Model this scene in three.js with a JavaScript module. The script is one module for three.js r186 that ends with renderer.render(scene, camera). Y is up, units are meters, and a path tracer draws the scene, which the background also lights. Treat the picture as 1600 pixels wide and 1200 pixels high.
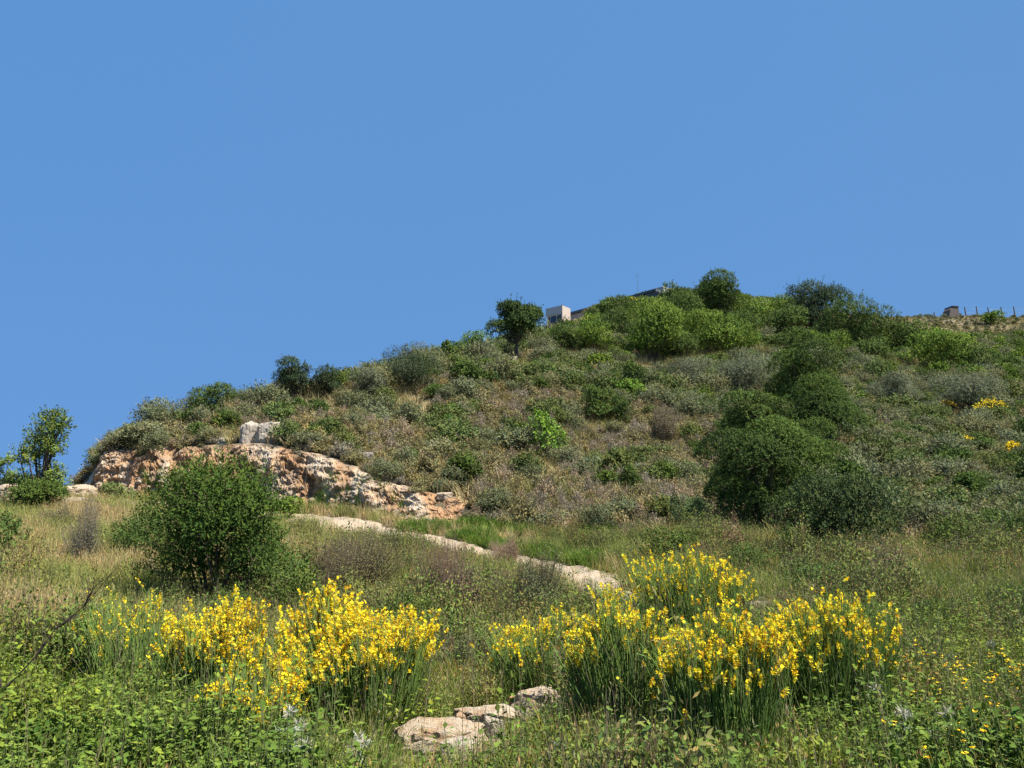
import * as THREE from 'three';
import { ImprovedNoise } from 'three/addons/math/ImprovedNoise.js';
import { mergeGeometries } from 'three/addons/utils/BufferGeometryUtils.js';

// ---------------------------------------------------------------- camera, sky, sun, exposure
const scene = new THREE.Scene();
const camera = new THREE.PerspectiveCamera(50, 4 / 3, 0.1, 2000);
camera.position.set(0, 1.6, 0);
camera.rotation.set(THREE.MathUtils.degToRad(11), 0, 0);
scene.add(camera);

function makeSky() {                       // clear blue air: a little paler near the horizon and towards the sun
  const W = 256, H = 128, data = new Float32Array(W * H * 4);
  const sunAzimuth = new THREE.Vector3(0.95, 0, 0.25).normalize();
  for (let j = 0; j < H; j++) for (let i = 0; i < W; i++) {
    const el = ((j + 0.5) / H - 0.5) * Math.PI, az = ((i + 0.5) / W - 0.5) * 2 * Math.PI;
    const s = Math.max(0, Math.sin(el)), low = Math.pow(1 - s, 4);
    const toSun = 0.5 + 0.5 * (Math.cos(az) * sunAzimuth.x + Math.sin(az) * sunAzimuth.z);
    const k = (j * W + i) * 4;
    data[k] = (0.112 + 0.042 * low + 0.022 * toSun) / 2.3;
    data[k + 1] = (0.296 + 0.056 * low + 0.022 * toSun) / 2.3;
    data[k + 2] = (0.65 + 0.085 * low - 0.004 * toSun) / 2.3;
    data[k + 3] = 1;
  }
  const t = new THREE.DataTexture(data, W, H, THREE.RGBAFormat, THREE.FloatType);
  t.mapping = THREE.EquirectangularReflectionMapping;
  t.magFilter = t.minFilter = THREE.LinearFilter;
  t.needsUpdate = true;
  return t;
}
scene.background = scene.environment = makeSky();

const sun = new THREE.DirectionalLight(new THREE.Color(1, 0.95, 0.85), 5);
sun.position.set(66, 130, 26);
sun.target.position.set(0, 12, -60);
sun.position.add(sun.target.position);
sun.castShadow = true;
Object.assign(sun.shadow.camera, { left: -140, right: 140, top: 140, bottom: -140, near: 1, far: 420 });
sun.shadow.mapSize.set(4096, 4096);
scene.add(sun, sun.target);

const renderer = new THREE.WebGLRenderer({ antialias: true });
renderer.toneMapping = THREE.LinearToneMapping;
renderer.toneMappingExposure = 2.3;
renderer.shadowMap.enabled = true;

// ---------------------------------------------------------------- small helpers
function rng(seed) { let a = seed | 0; return () => { a = (a + 0x6d2b79f5) | 0; let t = Math.imul(a ^ (a >>> 15), 1 | a); t = (t + Math.imul(t ^ (t >>> 7), 61 | t)) ^ t; return ((t ^ (t >>> 14)) >>> 0) / 4294967296; }; }
const V = (x, y, z) => new THREE.Vector3(x, y, z);
const clamp = (x, a, b) => Math.min(b, Math.max(a, x));
const lerp = (a, b, t) => a + (b - a) * t;
const taken = new Map();
function numbered(name) { const n = taken.get(name) || 0; taken.set(name, n + 1); return n ? name + '_' + String(n).padStart(3, '0') : name; }
function tag(o, label, category, group, kind) {
  if (label) o.userData.label = label;
  if (category) o.userData.category = category;
  if (group) o.userData.group = group;
  if (kind) o.userData.kind = kind;
  return o;
}
function part(name, geometry, material, parent) {
  const m = new THREE.Mesh(geometry, material);
  m.name = parent === scene ? numbered(name) : name; m.castShadow = m.receiveShadow = true;
  parent.add(m); return m;
}
function thing(name, label, category, [x, y, z] = [0, 0, 0], turn = 0, group) {
  const o = new THREE.Group(); o.name = numbered(name); scene.add(o);
  o.position.set(x, y, z); o.rotation.y = turn;
  return tag(o, label, category, group);
}

//T0 ---------------------------------------------------------------- terrain: thin plate splines through surveyed points
const noise = new ImprovedNoise();
const fbm = (x, y, z, n = 4) => { let s = 0, a = 0.5, f = 1; for (let i = 0; i < n; i++) { s += a * noise.noise(x * f, y * f, z * f); a *= 0.5; f *= 2.03; } return s; };
function spline(points) {                  // points [x, z, y]
  const n = points.length, N = n + 3, A = [];
  const U = (r2) => (r2 < 1e-9 ? 0 : 0.5 * r2 * Math.log(r2));
  for (let i = 0; i < N; i++) A.push(new Float64Array(N + 1));
  for (let i = 0; i < n; i++) {
    for (let j = 0; j < n; j++) A[i][j] = U((points[i][0] - points[j][0]) ** 2 + (points[i][1] - points[j][1]) ** 2);
    A[i][i] += 2;                          // a little smoothing
    A[i][n] = A[n][i] = 1; A[i][n + 1] = A[n + 1][i] = points[i][0]; A[i][n + 2] = A[n + 2][i] = points[i][1]; A[i][N] = points[i][2];
  }
  for (let c = 0; c < N; c++) {
    let p = c; for (let r = c + 1; r < N; r++) if (Math.abs(A[r][c]) > Math.abs(A[p][c])) p = r;
    [A[c], A[p]] = [A[p], A[c]];
    for (let r = 0; r < N; r++) if (r !== c) { const k = A[r][c] / A[c][c]; if (k) for (let q = c; q <= N; q++) A[r][q] -= k * A[c][q]; }
  }
  const w = A.map((row, i) => row[N] / row[i]);
  return (x, z) => { let s = w[n] + w[n + 1] * x + w[n + 2] * z; for (let i = 0; i < n; i++) s += w[i] * U((x - points[i][0]) ** 2 + (z - points[i][1]) ** 2); return s; };
}
// foreground and track [x, z, y]
const lowPoints = [
  [0, 0, 0], [-12, 0, 0], [12, 0, 0.1], [0, 20, -1.5], [-40, 20, -2], [40, 20, -1], [0, -6, -0.05], [-7, -7, 0], [7, -7, 0.1], [0, -10, 0],
  [0.00, -14.00, 0.06], [0.00, -18.50, 0.44], [2.08, -22.00, 0.62], [-0.57, -25.00, 1.15], [-3.85, -28.00, 1.75], [-8.08, -31.00, 2.37], [-11.92, -33.00, 2.85], [-18.03, -36.00, 3.45], [-21.95, -36.50, 3.59],
  [-8.58, -15.00, 0.55], [-10.32, -20.00, 1.08], [-14.71, -26.00, 1.89], [-10.99, -24.00, 1.60], [-5.70, -16.50, 0.26], [-5.86, -22.00, 1.27], [-3.03, -20.00, 0.86],
  [5.45, -18.00, 0.87], [7.87, -16.00, 0.95], [10.92, -18.00, 1.07], [8.38, -22.00, 1.40], [3.34, -22.00, 1.11], [13.38, -22.00, 1.19],
  [-5.90, -32.00, 2.81], [-1.81, -29.60, 2.18], [4.05, -26.50, 1.76], [-19.05, -38.00, 3.73],
  [-23.72, -38.50, 3.50], [-34, -38, 2], [-45, -60, -3], [-60, -30, 0.5], [-100, -120, -20], [-200, -60, -25], [-120, 30, -8], [120, 30, 0], [60, -25, 3], [120, -30, 5], [-60, -200, -30], [-200, -300, -40],
];
// the hill [x, z, y]
const highPoints = [
  [-19.47, -38.50, 5.57], [-14.62, -37.50, 5.85], [-11.24, -36.00, 5.85], [-8.60, -34.50, 5.35], [-6.14, -33.00, 4.42], [-3.89, -31.50, 3.56], [-1.86, -30.20, 2.97], [0.00, -29.00, 2.59], [3.10, -27.00, 2.21], [5.73, -25.00, 1.88], [9.34, -24.50, 1.57], [13.99, -23.00, 1.22],
  [-20.51, -40.50, 6.06], [-18.07, -46.00, 8.70], [-15.78, -54.00, 11.31], [-12.34, -60.00, 12.97], [-6.64, -76.00, 17.73], [0.00, -98.00, 24.79], [7.08, -126.00, 35.05], [18.31, -142.00, 42.72], [30.29, -150.00, 47.05], [40.48, -152.00, 46.89], [54.31, -150.00, 43.79], [68.72, -150.00, 42.92], [83.04, -152.00, 43.09], [97.66, -152.00, 42.84],
  [0.00, -50.00, 7.74], [11.70, -50.00, 7.35], [22.40, -48.00, 6.37], [29.86, -48.00, 6.37], [13.46, -85.00, 18.12], [31.40, -88.00, 19.42], [48.81, -88.00, 19.06], [28.85, -120.00, 32.76], [56.57, -118.00, 30.30], [73.42, -115.00, 28.82],
  [-13.98, -48.00, 9.39], [-9.44, -50.00, 9.52],
  [-22, -52, 5], [-22, -64, 7], [-20, -80, 11], [-10, -105, 20], [-4, -130, 30], [-30, -100, 5], [-30, -150, 18], [-40, -60, -2],
  [10, -165, 40], [30, -175, 45], [60, -175, 40], [95, -175, 41], [130, -110, 30], [130, -60, 16], [130, -30, 6], [0, -230, 30], [80, -240, 32], [160, -200, 38], [200, -300, 20], [-60, -260, 5], [0, -400, 5], [150, -400, 5],
];
const lowSurface = spline(lowPoints), highSurface = spline(highPoints);
// foot of the hill: [x, z] pairs from left to right
const footLine = [[-60, -420], [-34, -200], [-30, -80], [-25.5, -45], [-20.75, -39.00], [-19.05, -38.00], [-14.13, -36.60], [-10.86, -35.20], [-8.30, -33.70], [-5.96, -32.30], [-3.81, -31.00], [-1.83, -29.80], [1.08, -28.20], [4.03, -26.40], [9.23, -24.20], [13.87, -22.80], [40, -21], [140, -18]];
function footAt(x) {
  let k = 1; while (k < footLine.length - 1 && footLine[k][0] < x) k++;
  const [x0, z0] = footLine[k - 1], [x1, z1] = footLine[k], t = clamp((x - x0) / (x1 - x0), 0, 1), slope = (z1 - z0) / (x1 - x0);
  return [lerp(z0, z1, t), slope];
}
const cutEnd = [-1.36, -29.60][0], cutStart = [-20.24, -38.60][0];
function pastFoot(x, z) { const [fz, m] = footAt(x); return (fz - z) / Math.sqrt(1 + m * m); }
function blendWidth(x) { const e = clamp((x - cutEnd + 1) / 4, 0, 1), s = clamp((cutStart + 1 - x) / 4, 0, 1); return 0.55 + 3.5 * e + 4 * s; }
const smooth = (t) => { t = clamp(t, 0, 1); return t * t * (3 - 2 * t); };
function heightAt(x, z) {
  const s = pastFoot(x, z) + (0.5 * noise.noise(x * 0.6, 3.3, z * 0.6) + 0.25 * noise.noise(x * 1.7, 6.3, z * 1.7)), w = blendWidth(x);
  const t = smooth((s + 0.3 * w) / (1.6 * w));
  const lo = t < 1 ? lowSurface(x, z) + 0.12 * noise.noise(x * 0.35, 9.1, z * 0.35) + 0.04 * noise.noise(x * 1.7, 2.1, z * 1.7) : 0;
  const hi = t > 0 ? highSurface(x, z) + (0.55 * noise.noise(x * 0.12, 5.5, z * 0.12) + 0.25 * noise.noise(x * 0.45, 1.5, z * 0.45)) * clamp(s / 6, 0, 1) : 0;
  return lerp(lo, hi, t);
}
function axis(from, to, cell) { const a = [from]; while (a[a.length - 1] < to) a.push(a[a.length - 1] + cell(a[a.length - 1])); return a; }
const gridX = axis(-300, 320, (x) => 0.3 + Math.max(0, Math.abs(x) - 27) * 0.035);
const gridZ = axis(-420, 60, (z) => (z < -45 ? 0.3 + (-45 - z) * 0.013 : z > -4 ? 0.3 + (z + 4) * 0.06 : 0.3));
const NX = gridX.length, NZ = gridZ.length, grid = new Float32Array(NX * NZ);
for (let j = 0; j < NZ; j++) for (let i = 0; i < NX; i++) grid[j * NX + i] = heightAt(gridX[i], gridZ[j]);
const findCell = (a, v) => { let lo = 0, hi = a.length - 2; while (lo < hi) { const m = (lo + hi + 1) >> 1; if (a[m] <= v) lo = m; else hi = m - 1; } return lo; };
function ground(x, z) {
  const i = findCell(gridX, x), j = findCell(gridZ, z);
  const u = clamp((x - gridX[i]) / (gridX[i + 1] - gridX[i]), 0, 1), v = clamp((z - gridZ[j]) / (gridZ[j + 1] - gridZ[j]), 0, 1), k = j * NX + i;
  return lerp(lerp(grid[k], grid[k + 1], u), lerp(grid[k + NX], grid[k + NX + 1], u), v);
}
//T1

// ---------------------------------------------------------------- textures and materials
function grainTexture(size, seed, fn) {
  const d = new Uint8Array(size * size * 4), r = rng(seed);
  for (let j = 0; j < size; j++) for (let i = 0; i < size; i++) { const v = fn(i / size, j / size, r), k = (j * size + i) * 4; for (let c = 0; c < 3; c++) d[k + c] = clamp(v[c], 0, 1) * 255; d[k + 3] = 255; }
  const t = new THREE.DataTexture(d, size, size); t.wrapS = t.wrapT = THREE.RepeatWrapping; t.magFilter = THREE.LinearFilter; t.minFilter = THREE.LinearMipmapLinearFilter; t.generateMipmaps = true; t.needsUpdate = true; return t;
}
const loop = (u, v, f, s) => { // noise that tiles, from a torus
  const a = u * 2 * Math.PI, b = v * 2 * Math.PI; return fbm(Math.cos(a) * f + s, Math.sin(a) * f + Math.cos(b) * f * 0.7, Math.sin(b) * f + s * 2, 4);
};
const litterMap = grainTexture(512, 3, (u, v, r) => { const n = 0.72 + 0.5 * loop(u, v, 6, 3) + 0.35 * (r() - 0.5), w = 0.08 * loop(u, v, 3, 9); return [n + w, n, n - w]; });
litterMap.colorSpace = THREE.SRGBColorSpace;
const litterBump = grainTexture(512, 4, (u, v, r) => { const n = 0.5 + 0.6 * loop(u, v, 9, 5) + 0.4 * (r() - 0.5); return [n, n, n]; });
const stoneMap = grainTexture(512, 5, (u, v, r) => { const n = 0.86 + 0.35 * loop(u, v, 5, 1) + 0.16 * (r() - 0.5), w = 0.1 * loop(u, v, 2, 4); return [n + w, n + w * 0.3, n - w * 0.4]; });
stoneMap.colorSpace = THREE.SRGBColorSpace;
const stoneBump = grainTexture(512, 6, (u, v, r) => { const n = 0.5 + 0.7 * loop(u, v, 7, 2) + 0.15 * (r() - 0.5); return [n, n, n]; });

const mGround = new THREE.MeshPhysicalMaterial({ vertexColors: true, roughness: 1, specularIntensity: 0.15, map: litterMap, bumpMap: litterBump, bumpScale: 0.05 });
const mStone = new THREE.MeshStandardMaterial({ vertexColors: true, roughness: 0.95, map: stoneMap, bumpMap: stoneBump, bumpScale: 0.02 });
const mTrack = new THREE.MeshStandardMaterial({ vertexColors: true, roughness: 1, map: stoneMap, bumpMap: stoneBump, bumpScale: 0.03 });
const leafMat = (r, g, b, through = 0.15) => new THREE.MeshPhysicalMaterial({ color: new THREE.Color().setRGB(r, g, b), vertexColors: true, roughness: 1, specularIntensity: 0.28, transmission: through, thickness: 0, side: THREE.DoubleSide });
const mLeaf = leafMat(1, 1, 1), mStem = new THREE.MeshPhysicalMaterial({ vertexColors: true, roughness: 0.9, specularIntensity: 0.2 });
const tints = [mLeaf, leafMat(0.86, 0.9, 0.85), leafMat(1.12, 1.06, 0.95), leafMat(1.0, 1.08, 1.1)];

// ---------------------------------------------------------------- ground, rock cut, track
const trackLine = [[-24.17, -36.50], [-21.54, -36.30], [-17.83, -35.60], [-12.92, -33.60], [-8.08, -31.00], [-3.85, -28.00], [-0.57, -25.00], [1.37, -22.60], [1.79, -20.60], [1.89, -18.60], [2.24, -16.60], [2.95, -15.20], [4.32, -14.50]];
const trackCurve = new THREE.CatmullRomCurve3(trackLine.map(([x, z]) => V(x, 0, z)));
const trackSamples = trackCurve.getSpacedPoints(160);
const trackWidth = (t) => lerp(1.0, 0.9, t) * (t > 0.55 ? lerp(1, 0.65, (t - 0.55) / 0.45) : 1);
function trackGap(x, z) {                  // metres from the edge of the track, negative on it
  let best = 1e9, at = 0; trackSamples.forEach((p, i) => { const d = (p.x - x) ** 2 + (p.z - z) ** 2; if (d < best) { best = d; at = i; } });
  return Math.sqrt(best) - trackWidth(at / 160);
}
const soils = { straw: [0.38, 0.31, 0.18], soil: [0.31, 0.25, 0.16], green: [0.16, 0.16, 0.07], grey: [0.30, 0.26, 0.2], pale: [0.48, 0.385, 0.285] };
{
  const pos = new Float32Array(NX * NZ * 3), col = new Float32Array(NX * NZ * 3), uv = new Float32Array(NX * NZ * 2), idx = [];
  for (let j = 0; j < NZ; j++) for (let i = 0; i < NX; i++) {
    const k = j * NX + i, x = gridX[i], z = gridZ[j];
    pos.set([x, grid[k], z], k * 3); uv.set([x / 2.7, z / 2.7], k * 2);
    const a = 0.5 + 0.9 * fbm(x * 0.18, 1, z * 0.18), b = 0.5 + 0.9 * fbm(x * 0.31, 7, z * 0.31), green = smooth((b - 0.35) * 2.2) * (z > -24 ? 0.9 : 0.45);
    let c = soils.straw.map((s, q) => lerp(s, soils.soil[q], smooth((a - 0.3) * 2.5)));
    c = c.map((s, q) => lerp(s, soils.green[q], green));
    if (x > 64 && z < -130) { const p = smooth((x - 68) / 8) * smooth((-z - 134) / 3); c = c.map((s, q) => lerp(s, soils.grey[q] * 1.5, p)); }
    col.set(c, k * 3);
  }
  for (let j = 0; j < NZ - 1; j++) for (let i = 0; i < NX - 1; i++) { const k = j * NX + i; idx.push(k, k + NX, k + 1, k + 1, k + NX, k + NX + 1); }
  const g = new THREE.BufferGeometry();
  g.setAttribute('position', new THREE.BufferAttribute(pos, 3)); g.setAttribute('color', new THREE.BufferAttribute(col, 3)); g.setAttribute('uv', new THREE.BufferAttribute(uv, 2));
  g.setIndex(idx); g.computeVertexNormals();
  tag(part('hillside_ground', g, mGround, scene), 'rough hillside of dry soil and litter under the scrub', null, null, 'structure');
}
// a surface of (u, v) steps turned into a mesh
function sheet(nu, nv, at, closed) {
  const pos = [], col = [], uv = [], idx = [];
  for (let j = 0; j <= nv; j++) for (let i = 0; i <= nu; i++) { const [p, c, t] = at(i / nu, j / nv, i, j); pos.push(...p); col.push(...c); uv.push(...t); }
  for (let j = 0; j < nv; j++) for (let i = 0; i < nu; i++) { const k = j * (nu + 1) + i; idx.push(k, k + 1, k + nu + 1, k + 1, k + nu + 2, k + nu + 1); }
  const g = new THREE.BufferGeometry();
  g.setAttribute('position', new THREE.Float32BufferAttribute(pos, 3)); g.setAttribute('color', new THREE.Float32BufferAttribute(col, 3)); g.setAttribute('uv', new THREE.Float32BufferAttribute(uv, 2));
  g.setIndex(idx); g.computeVertexNormals(); return g;
}
{
  const g = sheet(320, 16, (u, v) => {
    const p = trackCurve.getPointAt(u), t = trackCurve.getTangentAt(u), w = trackWidth(u) * (1 + 0.4 * noise.noise(u * 40, v < 0.5 ? 2 : 8, 0.5) + 0.3 * noise.noise(u * 130, v < 0.5 ? 3 : 7, 0.5)), o = (v - 0.5) * 2 * w;
    const x = p.x - t.z * o, z = p.z + t.x * o, edge = Math.abs(v - 0.5) * 2;
    const y = ground(x, z) + 0.03 * (1 - edge ** 4) + (0.03 * noise.noise(x * 2.5, 1, z * 2.5) + 0.02 * noise.noise(x * 7, 1, z * 7) - 0.03 * Math.exp(-(((edge - 0.5) / 0.2) ** 2))) * (1 - edge * 0.7) - 0.05 * (edge > 0.99 ? 1 : 0) + 0.06;
    const n = 0.5 + fbm(x * 0.9, 2, z * 0.9), c = soils.pale.map((s, q) => s * lerp(0.72, [1.22, 1.16, 1.05][q], n));
    return [[x, y, z], c, [x / 1.7, z / 1.7]];
  });
  tag(part('dirt_track', g, mTrack, scene), 'pale stony dirt track climbing past the rock cut', null, null, 'structure');
}
// worley-like cells for broken rock
function cells(x, y, z) {
  const xi = Math.floor(x), yi = Math.floor(y), zi = Math.floor(z); let a = 9, b = 9, id = 0;
  for (let i = -1; i < 2; i++) for (let j = -1; j < 2; j++) for (let k = -1; k < 2; k++) {
    let h = Math.imul(xi + i, 374761393) ^ Math.imul(yi + j, 668265263) ^ Math.imul(zi + k, 974634777); h = Math.imul(h ^ (h >>> 13), 1274126177); h ^= h >>> 16;
    const px = xi + i + (h & 255) / 255, py = yi + j + ((h >> 8) & 255) / 255, pz = zi + k + ((h >> 16) & 255) / 255, d = (px - x) ** 2 + (py - y) ** 2 + (pz - z) ** 2;
    if (d < a) { b = a; a = d; id = (h >>> 4) & 1023; } else if (d < b) b = d;
  }
  return [Math.sqrt(a), Math.sqrt(b), id / 1023];
}
const rockTones = { cream: [0.55, 0.44, 0.315], white: [0.56, 0.49, 0.4], rust: [0.38, 0.2, 0.085], ochre: [0.52, 0.35, 0.21], grey: [0.30, 0.27, 0.235], dark: [0.13, 0.1, 0.075] };
const mixTone = (a, b, t) => a.map((v, i) => lerp(v, b[i], clamp(t, 0, 1)));
const bank = thing('rock_cut', 'broken face of cream limestone and rust soil cut behind the track', null); bank.userData.kind = 'structure';
const bankSpots = [];
{
  // along the foot of the hill, from the spur's nose to where the cut runs out
  const x0 = cutStart - 0.6, x1 = cutEnd + 1.2, NU = 520, NV = 110;
  const g = sheet(NU, NV, (u, v) => {
    const X = lerp(x0, x1, u), [fz, m] = footAt(X), q = Math.sqrt(1 + m * m), Z = fz - (v < 0.15 ? lerp(-1.0, -0.35, v / 0.15) : v > 0.85 ? lerp(0.85, 1.25, (v - 0.85) / 0.15) : lerp(-0.35, 0.85, (v - 0.15) / 0.7)) * q;
    let y = ground(X, Z);
    const low = ground(X, fz + 1.1 * q), high = ground(X, fz - 1.4 * q), rise = clamp((y - low) / Math.max(0.05, high - low), 0, 1);
    const face = Math.sin(Math.PI * clamp(v * 1.05, 0, 1)) ** 0.7, ends = smooth(u * 12) * smooth((1 - u) * 9);
    const [a, b, id] = cells(X * 1.7 + 0.5 * noise.noise(X, y, 3), y * 1.9, Z * 1.7), [a2, b2, id2] = cells(X * 5, y * 5, Z * 5);
    const gully = noise.noise(X * 0.75 + 0.3 * y, y * 0.15, 4.2), crack = clamp((b - a) * 4, 0, 1);
    let out = (0.28 + 0.24 * (id - 0.4) * crack + 0.42 * gully + 0.1 * noise.noise(y * 3.4 + X * 0.2, 2, X * 0.3) + 0.12 * (id2 - 0.5) + 0.42 * fbm(X * 1.5, y * 1.1, Z * 1.5) + 0.12 * fbm(X * 9, y * 9, Z * 9, 2)) * face * ends - 0.08 * (1 - ends) - 0.06 * (v > 0.97 || v < 0.03 ? 1 : 0);
    const soil = smooth((-(gully) * 0.8 + 0.5 * fbm(X * 1.6, y * 0.35, 2) + 0.2) * 3.0);
    const hue = 0.5 + 0.9 * fbm(X * 1.1, y * 1.4, Z * 1.1 + 9);
    let c = mixTone(rockTones.cream, rockTones.white, (id2 - 0.55) * 2);
    c = mixTone(c, rockTones.ochre, smooth((hue - 0.3) * 3) * 0.8);
    c = mixTone(c, rockTones.rust, soil * 0.8);
    c = mixTone(c, rockTones.rust, (1 - crack) * 0.2);
    if (id > 0.88) c = mixTone(c, rockTones.grey, 0.35);
    const turf = smooth((rise - 0.86 + 0.2 * noise.noise(X * 1.4, 3, 1)) * 8);
    c = mixTone(c, [0.16, 0.125, 0.075], turf);
    if (v > 0.3 && v < 0.75 && (bankSpots.length < 4000)) bankSpots.push([X, y, Z, out]);
    return [[X, y + 0.03, Z + out * q * 0.9], c, [X / 1.3, (y + Z * 0.5) / 1.3]];
  });
  const flat = g.toNonIndexed(); flat.computeVertexNormals();
  part('rock_face', flat, mStone, bank);
}
// boulders: an icosphere worn along flat planes
function boulder(seed, [w, h, d], detail, tone, stain = 0.4) {
  const g = new THREE.IcosahedronGeometry(1, detail), r = rng(seed), p = g.attributes.position, planes = [];
  for (let i = 0; i < 7; i++) { const a = (i + 0.7 * r()) / 7 * 2 * Math.PI; planes.push([V(Math.cos(a), 0.5 * (r() - 0.35), Math.sin(a)).normalize(), 0.52 + 0.14 * r()]); }
  for (let i = 0; i < 4; i++) planes.push([V(r() - 0.5, 0.55 + 0.4 * r(), r() - 0.4).normalize(), 0.55 + 0.12 * r()]);
  planes.push([V(0.3 * (r() - 0.5), 1, 0.3 * r()).normalize(), 0.5]);
  const col = [], uv = [], v = V(0, 0, 0), s0 = seed * 3.7;
  for (let i = 0; i < p.count; i++) {
    v.fromBufferAttribute(p, i);
    let k = 1.3; for (const [n, at] of planes) { const q = v.dot(n); if (q > 0) k = Math.min(k, at / q); }
    const [ca, cb, cid] = cells(v.x * 2.1 + s0, v.y * 1.6, v.z * 2.1), gap = clamp((cb - ca) * 6, 0, 1);
    k = Math.min(1.35, k * 1.6) * (0.9 + 0.05 * gap + 0.07 * cid * gap + 0.04 * fbm(v.x * 2.4 + s0, v.y * 2.4, v.z * 2.4) + 0.05 * fbm(v.x * 6 + s0, v.y * 6, v.z * 6));
    v.multiplyScalar(k);
    const st = smooth((0.9 * fbm(v.x * 1.7 + s0, v.y * 1.7, v.z * 1.7 + 4) + stain - 0.32) * 3), fine = 0.5 + 0.8 * fbm(v.x * 5, v.y * 5 + s0, v.z * 5);
    let c = mixTone(tone, rockTones.ochre, st * 0.8); c = mixTone(c, rockTones.white, (fine - 0.5) * 1.3); c = mixTone(c, rockTones.rust, Math.max(smooth((st - 0.72) * 5) * 0.5, (1 - gap) * 0.35));
    col.push(...c); uv.push(v.x * w / 0.9 + v.y * 0.3, (v.y * h - v.z * d) / 0.9);
    p.setXYZ(i, v.x * w / 2, v.y * h / 2, v.z * d / 2);
  }
  g.setAttribute('color', new THREE.Float32BufferAttribute(col, 3)); g.setAttribute('uv', new THREE.Float32BufferAttribute(uv, 2));
  g.deleteAttribute('normal'); g.computeVertexNormals(); return g;
}
{
  const shapes = [1, 2, 3, 4].map((s) => boulder(s + 40, [1, 0.8, 0.8], 2, rockTones.cream, 0.3)), r = rng(77);
  for (let i = 0; i < 120; i++) {
    const [x, y, z, out] = bankSpots[Math.floor(r() * bankSpots.length)], m = part('stone', shapes[i % 4], mStone, bank), s = 0.12 + 0.3 * r() * r();
    m.position.set(x, y - 0.02, z + out * 0.9 + 0.02); m.rotation.set(r() * 6, r() * 6, r() * 6); m.scale.setScalar(s);
  }
}
const standing = [];                       // [x, z, radius] of everything placed by hand
function rock(name, label, [x, z, w, h], seed, tone = rockTones.cream, deep = 1, stain = 0.4, turn = 0, group, sink = 0.2) {
  const m = part(name, boulder(seed, [w * 1.0, h * 1.15, w * deep * 0.9], w > 0.5 ? 9 : 6, tone, stain), mStone, scene);
  m.position.set(x, ground(x, z) + h * (0.5 - sink), z); m.rotation.y = turn;
  if (z < -28) standing.push([x, z, w * 0.6, h + 0.6]);
  return tag(m, label, 'rock', group);
}
// S: x, z, width, height
rock('limestone_slab', 'long low peach limestone slab in the grass, lowest of the foreground rocks', [-0.59, -7.25, 0.74, 0.25], 11, rockTones.cream, 0.8, 0.42, 0.2);
rock('limestone_slab', 'flat cracked limestone slab between the low slab and the round boulder', [-0.22, -7.85, 0.57, 0.21], 12, rockTones.cream, 0.8, 0.4, -0.3);
rock('limestone_boulder', 'rounded pinkish limestone boulder, tallest of the foreground rocks', [0.24, -8.50, 0.46, 0.27], 23, rockTones.cream, 0.9, 0.3, 0.5);
rock('limestone_boulder', 'small rust-stained stone leaning on the rounded pinkish boulder', [0.02, -8.55, 0.21, 0.21], 14, rockTones.rust, 0.8, 0.7, 1.1);
rock('limestone_boulder', 'small pale stone half hidden in grass beside the rounded boulder', [0.62, -8.55, 0.28, 0.15], 15, rockTones.white, 0.8, 0.1, 0.4);
rock('limestone_boulder', 'whitish pitted stone in front of the flat cracked slab', [-0.15, -7.45, 0.22, 0.19], 16, rockTones.white, 0.9, 0.1, 2);
rock('limestone_boulder', 'jagged whitish stone at the near end of the low peach slab', [-0.43, -6.90, 0.31, 0.19], 17, rockTones.white, 0.8, 0.2, 0.9);
rock('limestone_boulder', 'small orange stone standing between the two foreground slabs', [-0.42, -7.80, 0.19, 0.17], 18, rockTones.ochre, 0.8, 0.6, 0.3);
{
  const shapes = [1, 2, 3].map((i) => boulder(i + 90, [1, 0.55, 0.8], 5, rockTones.cream, 0.35)), r = rng(91);
  for (let i = 0; i < 16; i++) { const x = lerp(-0.75, 0.6, r()), z = -8.0 - 0.55 * (x + 0.7) - 0.7 * r() + 0.35, s = 0.08 + 0.14 * r(), m = part('limestone_fragment', shapes[i % 3], mStone, scene); m.position.set(x, ground(x, z) + s * 0.12, z); m.rotation.set(0.3 * r(), r() * 6, 0.3 * r()); m.scale.setScalar(s); tag(m, 'small broken limestone fragment in the grass among the foreground slabs', 'stone', 'broken stones among the foreground slabs'); }
}
rock('grey_rock', 'grey-white rock in the dry bank by the dead branch', [-8.48, -15.08, 0.50, 0.27], 31, rockTones.white, 0.9, 0.05, 0.7);
rock('grey_rock', 'low grey rock at the edge of the picture in the dry bank', [-8.88, -15.02, 0.41, 0.29], 32, rockTones.grey, 0.9, 0.05, 0.2);
rock('grey_rock', 'small grey rock uphill of the grey-white one in the dry bank', [-8.84, -16.20, 0.29, 0.20], 33, rockTones.grey, 0.9, 0.05, 1.2);
rock('grey_rock', 'small white stone lying in the straw-coloured grass', [-14.50, -25.04, 0.42, 0.19], 34, rockTones.white, 0.9, 0.1, 0.3);
rock('white_boulder', 'white weathered boulder with a dark hole on top of the rock cut', [-11.87, -37.00, 0.75, 1.16], 35, rockTones.white, 0.9, 0, 0.3, null, 0.16);
rock('white_boulder', 'wide white boulder on the rim of the rock cut', [-10.89, -36.90, 1.38, 1.04], 36, rockTones.white, 0.8, 0, 0.2, null, 0.12);
rock('white_boulder', 'grey boulder half buried above the middle of the rock cut', [-6.28, -35.43, 0.88, 0.55], 37, rockTones.grey, 0.9, 0, 0.4);
rock('white_boulder', 'flat white stone alone on the scrub slope', [-3.97, -40.75, 1.14, 0.38], 38, rockTones.white, 0.8, 0, 0.1);
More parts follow.
